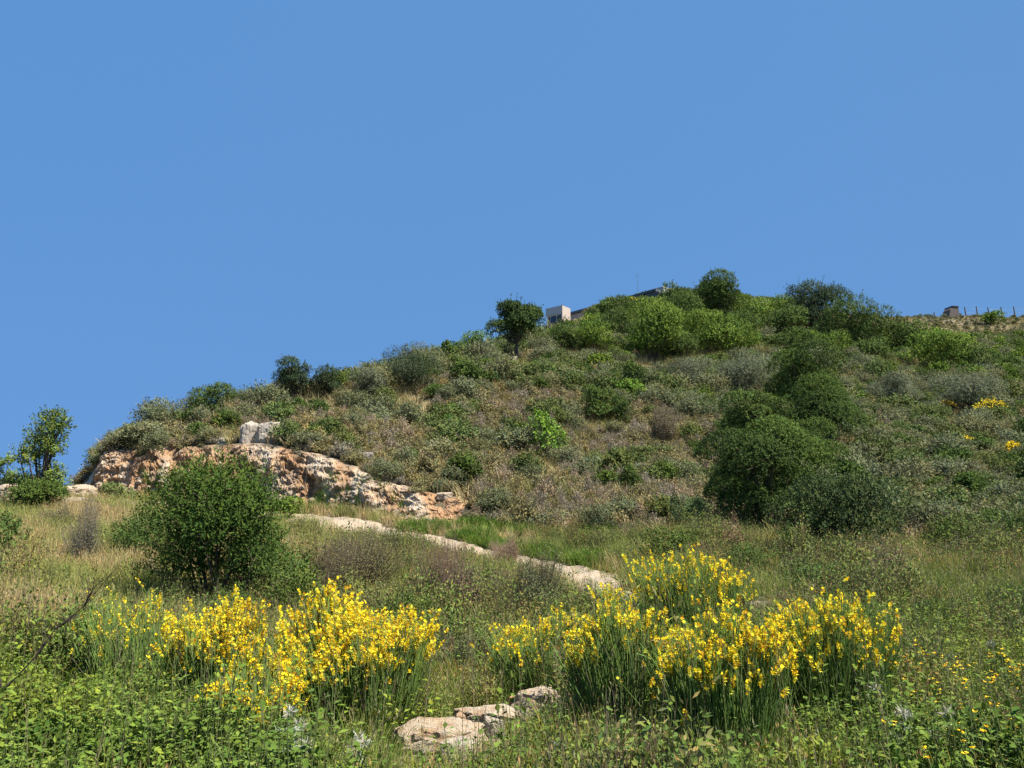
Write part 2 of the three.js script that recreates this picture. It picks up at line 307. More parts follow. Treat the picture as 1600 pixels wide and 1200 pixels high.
rock('white_boulder', 'small white stone high on the slope above the rock cut', [-7.62, -41.90, 0.46, 0.33], 39, rockTones.white, 0.8, 0, 0.1);
rock('white_boulder', 'pale stone on the rim where the rock cut runs out', [-2.50, -31.18, 0.62, 0.29], 51, rockTones.cream, 0.8, 0, 0.1);
rock('white_boulder', 'small white stone on the rim left of the white weathered boulder', [-13.08, -37.40, 0.58, 0.41], 52, rockTones.white, 0.8, 0, 0.1);
rock('rubble_rock', 'pinkish broken rock under the round-topped tree', [1.88, -90.54, 1.88, 1.30], 53, rockTones.ochre, 0.8, 0.6, 0.4);
rock('rubble_rock', 'white broken rock left of the round-topped tree trunk', [0.20, -82.59, 0.79, 0.79], 54, rockTones.white, 0.8, 0.1, 0.4);
rock('rubble_rock', 'grey broken rock right of the pinkish rubble', [3.94, -94.98, 1.21, 0.91], 55, rockTones.white, 0.8, 0.2, 0.9);
rock('rubble_rock', 'heap of pale rubble by the track below the cut, beside the leafy sapling', [-18.81, -36.00, 1.44, 0.83], 56, rockTones.cream, 0.9, 0.3, 0.9);
rock('rubble_rock', 'low pale rock at the track edge left of the leafy sapling', [-19.89, -33.00, 1.42, 1.02], 57, rockTones.cream, 0.9, 0.35, 0.2);
rock('rubble_rock', 'flat pale rock in front of the rubble heap', [-17.46, -33.00, 1.02, 0.41], 58, rockTones.white, 0.9, 0.1, 0.2);

// ---------------------------------------------------------------- hilltop house, mast, hut, fence
const mPlaster = new THREE.MeshStandardMaterial({ color: new THREE.Color().setRGB(0.42, 0.39, 0.35), roughness: 0.9, bumpMap: stoneBump, bumpScale: 0.004 });
const mPink = new THREE.MeshStandardMaterial({ color: new THREE.Color().setRGB(0.46, 0.38, 0.32), roughness: 0.9 });
const mSlate = new THREE.MeshStandardMaterial({ color: new THREE.Color().setRGB(0.075, 0.08, 0.1), roughness: 0.7 });
const mGlass = new THREE.MeshPhysicalMaterial({ color: new THREE.Color().setRGB(0.03, 0.045, 0.06), roughness: 0.08 });
const mRust = new THREE.MeshStandardMaterial({ color: new THREE.Color().setRGB(0.10, 0.075, 0.065), roughness: 0.8 });
const mWire = new THREE.MeshStandardMaterial({ color: new THREE.Color().setRGB(0.2, 0.2, 0.2), roughness: 0.5, metalness: 0.6 });
const box = (w, h, d, x = 0, y = 0, z = 0) => new THREE.BoxGeometry(w, h, d).translate(x, y, z);
{
  const top = 44.1, base = [9.05, top - 7.2, -145];
  const t = thing('hilltop_house', 'pale concrete corner block with parapet on the hilltop, behind trees', 'house', base, -0.668);
  // local: -x runs along the left face, +x beyond the corner, -z away from the viewer
  part('wall', box(3.0, 6.2, 2.6, -1.75, 3.1, -1.55), mPlaster, t);
  part('parapet', box(3.5, 1.55, 0.22, -1.75, 6.72, 0), mPlaster, t);
  part('side_wall', box(0.24, 7.4, 2.6, 0.12, 3.75, -1.2), mPink, t);
  part('roof', box(3.1, 0.2, 2.4, -1.75, 6.4, -1.45), mPlaster, t);
  const win = part('window', box(2.8, 1.5, 0.06, -1.7, 5.1, -0.2), mGlass, t);
  for (const x of [-2.6, -1.2]) part('mullion', box(0.1, 1.5, 0.1, x, 5.1, -0.15), mPlaster, win);
  part('column', box(0.16, 6, 0.16, -3.25, 3.0, -0.1), mPlaster, t);
  part('chimney_cowl', new THREE.SphereGeometry(0.13, 8, 6).translate(-0.05, 7.68, -0.2), mSlate, t);
  // long wing behind, nearer at its right end
  const w = thing('hilltop_wing', 'long low dark-roofed wing of the hilltop house behind the bushes', 'house', [10.6, 37.0, -150], -0.82);
  part('wall', box(20.4, 6.9, 5, 10.3, 3.45, -2.6), mPink, w);
  part('roof', box(20.9, 0.42, 5.8, 10.3, 7.1, -2.5), mSlate, w);
  for (let i = 0; i < 5; i++) { const p = part('window', box(1.5, 2.4, 0.1, 13.2 + i * 1.75, 5.5, -0.06), mGlass, w); part('window_frame', box(0.12, 2.6, 0.16, 14.07 + i * 1.75, 5.5, -0.05), mSlate, p); }
  const u = part('upper_block', box(5.4, 2.6, 4.2, 15.6, 8.0, -7.2), mPlaster, w);
  part('roof_edge', box(5.6, 0.18, 4.4, 15.6, 9.38, -7.2), mPlaster, u);
  part('roof_vent', box(0.35, 0.4, 0.3, 19.4, 7.5, -0.6), mSlate, w);
}
function posts(list, label, group) {
  const pg = new THREE.CylinderGeometry(0.05, 0.06, 1, 6).translate(0, 0.5, 0);
  list.forEach(([x, z, , h, lean], i) => {
    const m = part('fence_post', pg, mRust, scene); m.position.set(x, ground(x, z) - 0.15, z); m.scale.set(1.9, h * 1.15 + 0.15, 1.9); m.rotation.z = lean;
    tag(m, label[i], 'fence post', group);
  });
}
const fence = [[65.56, -143.00, 0.35, 1.61, 0.03], [66.01, -143.00, 0.35, 1.15, -0.1], [76.54, -144.00, 0.35, 1.04, 0.05], [82.23, -144.00, 0.35, 1.62, 0.06], [84.32, -144.00, 0.35, 1.74, 0.04], [86.42, -144.00, 0.35, 1.74, 0.05], [88.78, -144.00, 0.35, 1.85, 0.04], [91.14, -144.00, 0.35, 1.97, 0.06], [93.25, -144.00, 0.35, 1.97, 0.03]];
posts(fence, ['tall thin fence post alone on the skyline right of the green bushes', 'short leaning fence post beside the tall lone one on the skyline', 'short fence post left of the dark hut on the skyline', 'first fence post right of the dark hut', 'second fence post right of the dark hut', 'third fence post right of the dark hut', 'fourth fence post right of the dark hut', 'fifth fence post right of the dark hut, near the picture edge', 'fence post at the picture edge on the skyline'], 'fence posts on the skyline');
for (let i = 3; i < 8; i++) {
  const [ax, az, , ah] = fence[i], [bx, bz, , bh] = fence[i + 1], g = [];
  for (const k of [0.5, 0.9]) { const a = V(ax, ground(ax, az) + ah * k, az), b = V(bx, ground(bx, bz) + bh * k, bz), m = a.clone().lerp(b, 0.5); m.y -= 0.05; g.push(new THREE.TubeGeometry(new THREE.QuadraticBezierCurve3(a, m, b), 6, 0.012, 4)); }
  tag(part('fence_wire', mergeGeometries(g), mWire, scene), ['two thin wires between the first and second posts right of the hut', 'two thin wires between the second and third posts right of the hut', 'two thin wires between the third and fourth posts right of the hut', 'two thin wires between the fourth and fifth posts right of the hut', 'two thin wires running from the fifth post to the picture edge'][i - 3], 'wire', 'fence wires on the skyline');
}
{
  const [x, z, w, h] = [79.16, -143.50, 2.08, 1.96], t = thing('stone_hut', 'small dark hut with a sloping side on the skyline', 'hut', [x, ground(x, z) - 0.2, z], 0.2);
  const s = new THREE.Shape([new THREE.Vector2(-w * 0.55, 0), new THREE.Vector2(w * 0.5, 0), new THREE.Vector2(w * 0.46, h * 1.08), new THREE.Vector2(-w * 0.12, h * 1.05), new THREE.Vector2(-w * 0.34, h * 0.75)]);
  part('wall', new THREE.ExtrudeGeometry(s, { depth: 1.8, bevelEnabled: true, bevelSize: 0.04, bevelThickness: 0.04, bevelSegments: 1 }).translate(0, 0, -0.9), mRust, t);
  part('roof', box(w * 0.66, 0.1, 2.1, w * 0.17, h * 1.09, 0), mSlate, t);
}
{
  const [x, z, , h] = [22.89, -144.00, 0.47, 2.57], t = thing('antenna_mast', 'thin antenna mast on the hilltop roof against the sky', 'antenna', [x, 1.6 + 144 * 0.318 - 1.6, z]);
  part('pole', new THREE.CylinderGeometry(0.03, 0.04, 4.4, 6).translate(0, 2.2, 0), mWire, t);
  part('crossbar', box(0.6, 0.04, 0.04, 0, 3.9, 0), mWire, t);
}

// ---------------------------------------------------------------- plant shapes
class Soup {
  constructor() { this.p = []; this.c = []; this.i = []; }
  get n() { return this.p.length / 3; }
  v(x, y, z, c) { this.p.push(x, y, z); this.c.push(c[0], c[1], c[2]); }
  leaf(o, d, n, len, wid, c, fold = 0.15) {           // a diamond blade, base at o, along d, facing n
    const sx = d.y * n.z - d.z * n.y, sy = d.z * n.x - d.x * n.z, sz = d.x * n.y - d.y * n.x, l = wid / 2 / (Math.hypot(sx, sy, sz) || 1), k = this.n, m = 0.45 * len, f = fold * wid;
    this.v(o.x, o.y, o.z, c);
    this.v(o.x + d.x * m + sx * l + n.x * f, o.y + d.y * m + sy * l + n.y * f, o.z + d.z * m + sz * l + n.z * f, c);
    this.v(o.x + d.x * len, o.y + d.y * len, o.z + d.z * len, c);
    this.v(o.x + d.x * m - sx * l + n.x * f, o.y + d.y * m - sy * l + n.y * f, o.z + d.z * m - sz * l + n.z * f, c);
    this.i.push(k, k + 1, k + 2, k, k + 2, k + 3);
  }
  tube(pts, r0, r1, c, sides = 3) {
    const k = this.n, up = V(0.31, 0.17, 0.93), d = V(0, 0, 0), a = V(0, 0, 0), b = V(0, 0, 0);
    pts.forEach((p, j) => {
      d.copy(pts[Math.min(j + 1, pts.length - 1)]).sub(pts[Math.max(j - 1, 0)]).normalize(); a.crossVectors(d, up).normalize(); b.crossVectors(d, a);
      const r = lerp(r0, r1, j / (pts.length - 1));
      for (let s = 0; s < sides; s++) { const t = s / sides * 2 * Math.PI, x = Math.cos(t) * r, y = Math.sin(t) * r; this.v(p.x + a.x * x + b.x * y, p.y + a.y * x + b.y * y, p.z + a.z * x + b.z * y, c); }
    });
    for (let j = 0; j < pts.length - 1; j++) for (let s = 0; s < sides; s++) { const q = k + j * sides + s, w = k + j * sides + (s + 1) % sides; this.i.push(q, w, q + sides, w, w + sides, q + sides); }
  }
  ribbon(pts, w, c, side) {                          // a grass blade that narrows to its tip
    const k = this.n, last = pts.length - 1;
    pts.forEach((p, j) => { const h = w / 2 * (1 - 0.9 * (j / last) ** 1.5); this.v(p.x - side.x * h, p.y, p.z - side.z * h, c); this.v(p.x + side.x * h, p.y, p.z + side.z * h, c); });
    for (let j = 0; j < last; j++) { const q = k + j * 2; this.i.push(q, q + 1, q + 2, q + 1, q + 3, q + 2); }
  }
  geometry() {
    const g = new THREE.BufferGeometry();
    g.setAttribute('position', new THREE.Float32BufferAttribute(this.p, 3)); g.setAttribute('color', new THREE.Float32BufferAttribute(this.c, 3));
    g.setIndex(this.i); g.computeVertexNormals(); return g;
  }
}
const pick = (r, list) => list[Math.floor(r() * list.length)];
const vary = (r, c, k = 0.25) => { const b = 1 + k * (r() * 2 - 1), h = 0.12 * (r() * 2 - 1); return [c[0] * b * (1 + h), c[1] * b, c[2] * b * (1 - h)]; };
const sphere = (r) => { const y = r() * 2 - 1, t = r() * 2 * Math.PI, q = Math.sqrt(1 - y * y); return V(q * Math.cos(t), y, q * Math.sin(t)); };
const bend = (a, b, sag, n) => { const m = a.clone().lerp(b, 0.5).add(sag), out = []; for (let i = 0; i <= n; i++) { const t = i / n; out.push(V((1 - t) ** 2 * a.x + 2 * t * (1 - t) * m.x + t * t * b.x, (1 - t) ** 2 * a.y + 2 * t * (1 - t) * m.y + t * t * b.y, (1 - t) ** 2 * a.z + 2 * t * (1 - t) * m.z + t * t * b.z)); } return out; };

// a leafy bush or tree crown made of sprigs set on uneven lumps
function leafy(seed, o) {
  const r = rng(seed), fol = new Soup(), wood = new Soup(), { w, h, y0 = 0.05, lumps = 9, sprigs = 300, per = 6, len = 0.1, wid = 0.045, cols, lump = 0.34, up = 0.45, bark = [0.1, 0.08, 0.06], trunk = 0, loose = 0.2, taper = 0.25, depth = 1 } = o;
  const L = [];
  for (let i = 0; i < lumps; i++) {
    const t = i / Math.max(1, lumps - 1), y = lerp(y0 + lump * 0.5, 1 - lump * 0.5, clamp(t + 0.15 * (r() - 0.5), 0, 1)), a = r() * 2 * Math.PI;
    const rad = (0.54 - lump * 0.38) * Math.sqrt(r() * 0.85 + 0.15) * (1 - taper * Math.max(0, y - 0.4) * 2) * (y < 0.25 ? 0.8 : 1);
    L.push({ c: V(Math.cos(a) * rad * w, y * h, Math.sin(a) * rad * w * depth), r: lump * (0.5 + 0.9 * r() ** 1.4), tone: pick(r, cols), b: 0.85 + 0.3 * r() });
  }
  const top = V(0, h * (trunk || 0.12), 0);
  if (trunk) wood.tube(bend(V(0, -0.15, 0), top, V((r() - 0.5) * 0.1 * h, 0, 0), 4), (o.girth || 0.035) * h, (o.girth || 0.035) * h * 0.75, bark, 7);
  L.forEach((l) => {
    const from = trunk ? top : V((r() - 0.5) * 0.12 * w, -0.05, (r() - 0.5) * 0.12 * w);
    wood.tube(bend(from, l.c, V((r() - 0.5) * 0.1 * w, -0.06 * h, (r() - 0.5) * 0.1 * w), 4), (o.girth || 0.03) * h * 0.55, 0.006 * h, bark, 5);
    for (let q = 0; q < 3; q++) { const e = sphere(r); wood.tube(bend(l.c, V(l.c.x + e.x * l.r * w * 0.8, l.c.y + Math.abs(e.y) * l.r * h * 0.7, l.c.z + e.z * l.r * w * 0.8), V(0, 0.02, 0), 2), 0.006 * h, 0.003 * h, bark, 3); }
  });
  const total = L.reduce((s, l) => s + l.r * l.r, 0), dir = V(0, 0, 0), nrm = V(0, 0, 0), pos = V(0, 0, 0), d2 = V(0, 0, 0);
  const hh = Math.min(h, w * 1.3);
  for (const l of L) {
    const m = Math.round(sprigs * l.r * l.r / total);
    for (let s = 0; s < m; s++) {
      const e = sphere(r); if (e.y < -0.15 && r() < 0.78) e.y *= -1;
      const k = r() < (o.shell || 0.8) ? 0.8 + loose * r() * 1.6 : 0.35 + 0.5 * r();
      pos.set(l.c.x + e.x * l.r * w * k, l.c.y + e.y * l.r * hh * k * 0.85, l.c.z + e.z * l.r * w * k * depth);
      if (pos.y < 0.01) pos.y = 0.01 + r() * 0.05 * h;
      dir.copy(e).multiplyScalar(0.8).add(V(0, up, 0)).add(sphere(r).multiplyScalar(0.45)).normalize();
      const tone = vary(r, r() < 0.85 ? l.tone : pick(r, cols), 0.12).map((x) => x * l.b), sl = len * per * 0.33;
      for (let q = 0; q < per; q++) {
        const t = q / per, f = sphere(r);
        nrm.copy(e).multiplyScalar(0.9).add(V(0, 0.35, 0)).addScaledVector(sphere(r), 0.25).normalize();
        d2.copy(f).addScaledVector(nrm, 0.22 - f.dot(nrm)).addScaledVector(dir, 0.3).normalize();
        fol.leaf(V(pos.x + dir.x * sl * t + f.x * len * 0.3, pos.y + dir.y * sl * t + f.y * len * 0.3, pos.z + dir.z * sl * t + f.z * len * 0.3), d2, nrm, len * (0.7 + 0.6 * r()), wid * (0.7 + 0.6 * r()), vary(r, tone, 0.07));
      }
    }
  }
  for (let i = 0; i < (o.shoots || 0); i++) {          // young shoots that stand out of the outline
    const l = pick(r, L), e = sphere(r); e.y = Math.abs(e.y) * 0.8 + 0.2; e.normalize(); if (l.c.y < h * 0.35) continue;
    const a = V(l.c.x + e.x * l.r * w * 0.8, l.c.y + e.y * l.r * hh * 0.75, l.c.z + e.z * l.r * w * 0.8), b = a.clone().addScaledVector(e.add(V(0, 0.9, 0)).normalize(), (0.1 + 0.14 * r()) * Math.min(w, h)), tone = vary(r, l.tone, 0.2);
    for (let k = 0; k < 16; k++) { const p = a.clone().lerp(b, (k + 0.5) / 16), f = sphere(r); fol.leaf(p, f.add(V(0, 0.6, 0)).normalize(), sphere(r).add(V(0, 0.7, 0)).normalize(), len * (0.7 + 0.5 * r()), wid, vary(r, tone, 0.15)); }
  }
  return { foliage: fol.geometry(), wood: wood.geometry() };
}
// a low shrub of many fine stems that fan out from the root, with small leaves towards the tips
function twiggy(seed, o) {
  const r = rng(seed), fol = new Soup(), wood = new Soup(), { w, h, stems = 120, per = 9, len = 0.05, wid = 0.02, cols, bark = [0.15, 0.11, 0.075], from = 0.45, thick = 0.006, up = 0.6, arch = 0.1, side = 0.3 } = o;
  for (let i = 0; i < stems; i++) {
    const a = r() * 2 * Math.PI, q = Math.sqrt(r()), lump = 0.8 + 0.6 * noise.noise(Math.cos(a) * 1.9 * q + seed * 1.7, 0.5, Math.sin(a) * 1.9 * q), end = V(Math.cos(a) * q * w / 2 * lump, h * lump * (1 - 0.55 * q * q) * (0.75 + 0.3 * r()), Math.sin(a) * q * w / 2 * lump);
    const base = V(Math.cos(a) * 0.1 * w * r(), -0.04, Math.sin(a) * 0.1 * w * r()), pts = bend(base, end, V(0, -arch * h, 0).addScaledVector(sphere(r), 0.06 * w), 4);
    wood.tube(pts, thick, thick * 0.4, vary(r, bark, 0.25), 3);
    const tone = vary(r, pick(r, cols), 0.15);
    for (let k = 0; k < per; k++) {
      const t = from + (1 - from) * (k + r()) / per, j = Math.min(3, Math.floor(t * 4)), p = pts[j].clone().lerp(pts[j + 1], clamp(t * 4 - j, 0, 1)), f = sphere(r);
      p.addScaledVector(f, len * side * 2);
      const nn = V(p.x * 1.4 / w, 0.55, p.z * 1.4 / w).addScaledVector(sphere(r), 0.4).normalize();
      fol.leaf(p, f.clone().addScaledVector(nn, 0.15 - f.dot(nn)).add(V(0, up * 0.5, 0)).normalize(), nn, len * (0.6 + 0.8 * r()), wid * (0.6 + 0.8 * r()), vary(r, tone, 0.08));
    }
  }
  return { foliage: fol.geometry(), wood: wood.geometry() };
}
function tuft(seed, { n = 24, h = 0.4, w = 0.3, blade = 0.008, cols, droop = 0.25, seg = 3, heads = 0, headCol }) {
  const r = rng(seed), s = new Soup();
  for (let i = 0; i < n; i++) {
    const a = r() * 2 * Math.PI, q = Math.sqrt(r()), b = V(Math.cos(a) * q * w * 0.35, -0.03, Math.sin(a) * q * w * 0.35), hh = h * (0.45 + 0.6 * r()), a2 = a + (r() - 0.5) * 1.6, o = w * (0.15 + 0.5 * r());
    const e = V(b.x + Math.cos(a2) * o, hh * (1 - droop * r() * o / w), b.z + Math.sin(a2) * o), pts = bend(b, e, V(-Math.cos(a2) * o * 0.25, hh * 0.18, -Math.sin(a2) * o * 0.25), seg), c = vary(r, pick(r, cols), 0.25), t = r() * 6.28;
    s.ribbon(pts, blade * (0.6 + 0.8 * r()), c, V(Math.cos(t), 0, Math.sin(t)));
    if (r() < heads) for (let k = 0; k < 5; k++) { const p = pts[seg].clone().lerp(pts[seg - 1], 0.1 * k); s.leaf(p, V((r() - 0.5) * 0.7, 1, (r() - 0.5) * 0.7).normalize(), sphere(r), 0.03 + 0.02 * r(), 0.008, headCol || c); }
  }
  return s.geometry();
}
// leafy weed: upright stems with leaves all the way up
function weed(seed, { stems = 9, h = 0.45, w = 0.4, per = 16, len = 0.035, wid = 0.02, cols, stemCol = [0.12, 0.15, 0.05], flowers = 0, flowerCol, flowerSize = 0.02, flat = 0.4 }) {
  const r = rng(seed), s = new Soup();
  for (let i = 0; i < stems; i++) {
    const a = r() * 2 * Math.PI, q = Math.sqrt(r()), b = V(Math.cos(a) * q * w * 0.25, -0.02, Math.sin(a) * q * w * 0.25), e = V(Math.cos(a) * q * w * 0.6 + 0.1 * (r() - 0.5) * w, h * (0.55 + 0.5 * r()) * (1 - 0.3 * q), Math.sin(a) * q * w * 0.6 + 0.1 * (r() - 0.5) * w), pts = bend(b, e, V(0, -0.04 * h, 0), 4), c = pick(r, cols);
    s.tube(pts, 0.004, 0.002, stemCol, 3);
    for (let k = 0; k < per; k++) {
      const t = 0.08 + 0.92 * (k + r()) / per, j = Math.min(3, Math.floor(t * 4)), p = pts[j].clone().lerp(pts[j + 1], clamp(t * 4 - j, 0, 1)), f = sphere(r); f.y *= flat; f.normalize();
      p.addScaledVector(f, 0.012 + 0.03 * r());
      s.leaf(p, f, V((r() - 0.5) * 0.9, 1, (r() - 0.5) * 0.9).normalize(), len * (0.6 + 0.8 * r()), wid * (0.6 + 0.8 * r()), vary(r, c, 0.25));
    }
    if (r() < flowers) for (let k = 0; k < 3; k++) { const p = e.clone().addScaledVector(sphere(r), 0.035); for (let m = 0; m < 5; m++) { const f = sphere(r); f.y = Math.abs(f.y) * 0.5; s.leaf(p, f.normalize(), V(0, 1, 0), flowerSize, flowerSize * 0.7, vary(r, flowerCol, 0.1)); } }
  }
  return s.geometry();
}
// Spanish broom: rush-like green stems in a fan, yellow pea flowers in spikes at the tips
function broom(seed, { w, h, stems = 700, blooms = 0.3, spike = 0.11, lean = 0, per = 7, low = 0.1 }) {
  const r = rng(seed), rush = new Soup(), fl = new Soup(), greens = [[0.17, 0.29, 0.045], [0.14, 0.25, 0.045], [0.22, 0.33, 0.06], [0.2, 0.26, 0.075]];
  for (let i = 0; i < stems; i++) {
    const a = r() * 2 * Math.PI, q = Math.sqrt(r()), dead = r() < 0.07, lump = 0.88 + 0.32 * noise.noise(Math.cos(a) * 2 * q + seed * 1.3, 1.5, Math.sin(a) * 2 * q);
    const b = V(Math.cos(a) * q * w * 0.33, -0.05, Math.sin(a) * q * w * 0.27), dome = h * lump * (1 - 0.26 * q * q), len = dome * (r() < 0.72 ? 0.74 + 0.26 * r() : 0.35 + 0.35 * r());
    const e = V(Math.cos(a) * q * w * 0.5 * (0.8 + 0.3 * r()) + lean * h, len, Math.sin(a) * q * w * 0.45 * (0.8 + 0.3 * r())), c = dead ? [0.2, 0.16, 0.09] : vary(r, pick(r, greens), 0.22);
    const pts = bend(b, e, V(Math.cos(a) * w * 0.02, 0.05 * h, Math.sin(a) * w * 0.02).addScaledVector(sphere(r), 0.07 * h), 4);
    rush.tube(pts, 0.0042, 0.0022, c, 3);
    const tips = [[pts[3], pts[4]]];
    for (let k = 0; k < 2; k++) if (r() < 0.75) { const j = 1 + Math.floor(r() * 2.4), o = pts[j].clone().lerp(pts[j + 1], r()), d = e.clone().sub(b).normalize().addScaledVector(sphere(r), 0.3).normalize(), t = o.clone().addScaledVector(d, h * (0.16 + 0.2 * r())); t.y = Math.min(t.y, dome * (0.9 + 0.12 * r())); rush.tube([o, o.clone().lerp(t, 0.5).addScaledVector(sphere(r), 0.01), t], 0.0032, 0.0018, vary(r, c, 0.1), 3); tips.push([o, t]); }
    if (dead) continue;
    for (const [o, t] of tips) {
      if (t.y < dome * (0.66 + low * 0.5) && r() > 0.08) continue;
      if (r() > blooms * (0.55 + 0.9 * clamp(noise.noise(t.x * 2.2 + seed, t.y * 1.2, t.z * 2.2) + 0.5, 0, 1))) continue;
      const d = t.clone().sub(o).normalize(), m = 2 + Math.floor(r() * per);
      for (let k = 0; k < m; k++) {
        const p = t.clone().addScaledVector(d, -spike * k / per), f = sphere(r); f.y *= 0.4; f.normalize(); p.addScaledVector(f, 0.008);
        const y = vary(r, pick(r, [[0.88, 0.69, 0.015], [0.92, 0.76, 0.03], [0.84, 0.6, 0.012], [0.66, 0.4, 0.02], [0.7, 0.66, 0.06]]), 0.14), upv = V(f.x * 0.5, 0.85, f.z * 0.5).normalize(), z = 0.017 + 0.011 * r(), sd = V(-f.z, 0, f.x);
        fl.leaf(p, upv, f, z * 1.15, z * 1.25, y, -0.1);                                      // standard petal
        fl.leaf(p, V(f.x + sd.x * 0.4, -0.15, f.z + sd.z * 0.4).normalize(), V(0, 1, 0), z, z * 0.6, y);   // wings
        fl.leaf(p, V(f.x - sd.x * 0.4, -0.15, f.z - sd.z * 0.4).normalize(), V(0, 1, 0), z, z * 0.6, y);
      }
    }
  }
  return { stems: rush.geometry(), flowers: fl.geometry() };
}
// scale a plant so that its leaves just fill the width and height asked for
function fit(g, w, h) {
  const p = g.foliage.attributes.position, xs = [], ys = []; for (let i = 0; i < p.count; i += 4) { xs.push(Math.hypot(p.getX(i), p.getZ(i))); ys.push(p.getY(i)); }
  xs.sort((a, b) => a - b); ys.sort((a, b) => a - b);
  const kx = w / 2 / xs[Math.floor(xs.length * 0.975)], ky = h / ys[Math.floor(ys.length * 0.99)];
  g.foliage.scale(kx, ky, kx); g.wood.scale(kx, ky, kx); return g;
}
const both = ({ foliage, wood }) => mergeGeometries([foliage, wood]);

// ---------------------------------------------------------------- trees and bushes one can pick out
const styles = {
  oak: { cols: [[0.068, 0.108, 0.02], [0.084, 0.128, 0.023], [0.054, 0.088, 0.018]], len: 0.07, wid: 0.046, lump: 0.33, lumps: 11, up: 0.2, loose: 0.07, shell: 0.92, cover: 8 },
  laurel: { cols: [[0.056, 0.098, 0.015], [0.07, 0.118, 0.017], [0.044, 0.08, 0.013]], len: 0.095, wid: 0.036, lump: 0.27, lumps: 18, up: 0.6, loose: 0.3 },
  fresh: { cols: [[0.13, 0.195, 0.028], [0.16, 0.225, 0.032], [0.1, 0.16, 0.024]], len: 0.09, wid: 0.06, lump: 0.31, lumps: 14, up: 0.4 },
  mid: { cols: [[0.082, 0.125, 0.026], [0.1, 0.145, 0.03], [0.066, 0.1, 0.022]], len: 0.08, wid: 0.05, lump: 0.33, lumps: 12, up: 0.3, loose: 0.15 },
  olive: { cols: [[0.145, 0.16, 0.09], [0.12, 0.136, 0.074], [0.17, 0.185, 0.108]], len: 0.085, wid: 0.03, lump: 0.3, lumps: 13, up: 0.3, loose: 0.3 },
  blue: { cols: [[0.052, 0.078, 0.034], [0.066, 0.092, 0.038], [0.042, 0.064, 0.028]], len: 0.08, wid: 0.04, lump: 0.28, lumps: 12, up: 0.5 },
};
function bush(name, category, label, [x, z, w, h], seed, style, more = {}, group) {
  const o = { ...styles[style], ...more }, d = Math.hypot(x, z), s = Math.max(1, d * 0.0021 / o.len), len = o.len * s, wid = o.wid * s, per = 6;
  const cover = o.cover || 6.5, n = cover * w * h * 0.78 / (len * wid * 0.5);
  const g = fit(leafy(seed, { ...o, w, h, len, wid, per, sprigs: Math.round(n / per), shoots: Math.round((more.shoots || 1) * 60 * Math.min(1, w / 3)) }), w * 1.04, h);
  const t = thing(name, label, category, [x, ground(x, z) - (more.sink || 0.05), z], (seed * 2.399) % 6.28, group);
  part(more.trunk ? 'crown' : 'foliage', g.foliage, mLeaf, t); part(more.trunk ? 'trunk' : 'branches', g.wood, mStem, t);
  standing.push([x, z, w * 0.42, more.trunk ? h * 2.2 : h]);
  return t;
}
// S: x, z, width, height
bush('laurel_bush', 'bush', 'big dense dark-green leafy bush standing alone beside the yellow broom', [-5.69, -16.46, 2.92, 2.97], 1021, 'laurel', { cover: 7, lumps: 17, taper: 0.4, lump: 0.34, loose: 0.25, shoots: 6 });
bush('young_tree', 'tree', 'slender loose-leaved young tree at the left against the sky', [-17.71, -31.06, 2.00, 3.91], 102, 'fresh', { trunk: 0.15, lumps: 22, lump: 0.2, cover: 4.2, taper: 0.5, loose: 0.4, cols: [[0.13, 0.185, 0.03], [0.17, 0.22, 0.04], [0.09, 0.135, 0.025]] });
bush('dark_bush', 'bush', 'dark shady bush at the foot of the slender young tree', [-17.63, -30.69, 2.12, 1.46], 103, 'oak', { lumps: 9 });
bush('young_tree', 'tree', 'sparse sapling cut by the left picture edge', [-20.97, -34.00, 1.16, 1.84], 104, 'fresh', { trunk: 0.3, lumps: 8, lump: 0.2, cover: 4, loose: 0.4, cols: [[0.12, 0.18, 0.035], [0.17, 0.22, 0.045]] });
bush('oak_bush', 'bush', 'largest dark evergreen bush on the slope behind the broom', [7.83, -26.27, 4.52, 3.65], 111, 'oak', { lumps: 15, lump: 0.3, cover: 8 });
bush('oak_bush', 'bush', 'dark evergreen bush on the right shoulder of the largest one', [14.64, -40.75, 3.79, 3.03], 112, 'oak', {});
bush('oak_bush', 'bush', 'dark evergreen bush with black shade beneath, above the largest one', [18.16, -48.38, 5.35, 4.75], 113, 'oak', { lumps: 14 });
bush('oak_bush', 'bush', 'topmost dark evergreen bush of the dark row on the slope', [25.28, -69.29, 6.76, 5.88], 114, 'oak', {});
bush('oak_bush', 'bush', 'mid-green evergreen bush left of the dark row', [14.99, -50.55, 4.10, 3.31], 115, 'oak', { cols: styles.mid.cols });
bush('grey_green_bush', 'bush', 'wide dull-green bush in front of the largest dark evergreen', [8.05, -20.43, 3.11, 2.02], 116, 'mid', { lumps: 16, cols: [[0.06, 0.09, 0.026], [0.075, 0.105, 0.03], [0.05, 0.075, 0.024]] });
bush('grey_green_bush', 'bush', 'small dull-green bush at the lower left of the largest dark evergreen', [5.67, -26.48, 1.42, 1.21], 117, 'olive', { cols: [[0.1, 0.15, 0.05], [0.12, 0.16, 0.06]] });
bush('round_tree', 'tree', 'round-topped tree with a bare dark trunk on the skyline', [0.47, -84.60, 5.66, 6.73], 121, 'mid', { trunk: 0.3, girth: 0.03, lumps: 20, lump: 0.22, y0: 0.36, taper: 0.55, cols: [[0.052, 0.085, 0.02], [0.064, 0.1, 0.023], [0.042, 0.07, 0.018]] });
bush('cypress', 'tree', 'small dark upright shrub alone on the skyline left of the round-topped tree', [-5.57, -71.54, 1.25, 2.61], 122, 'oak', { lumps: 6, lump: 0.4 });
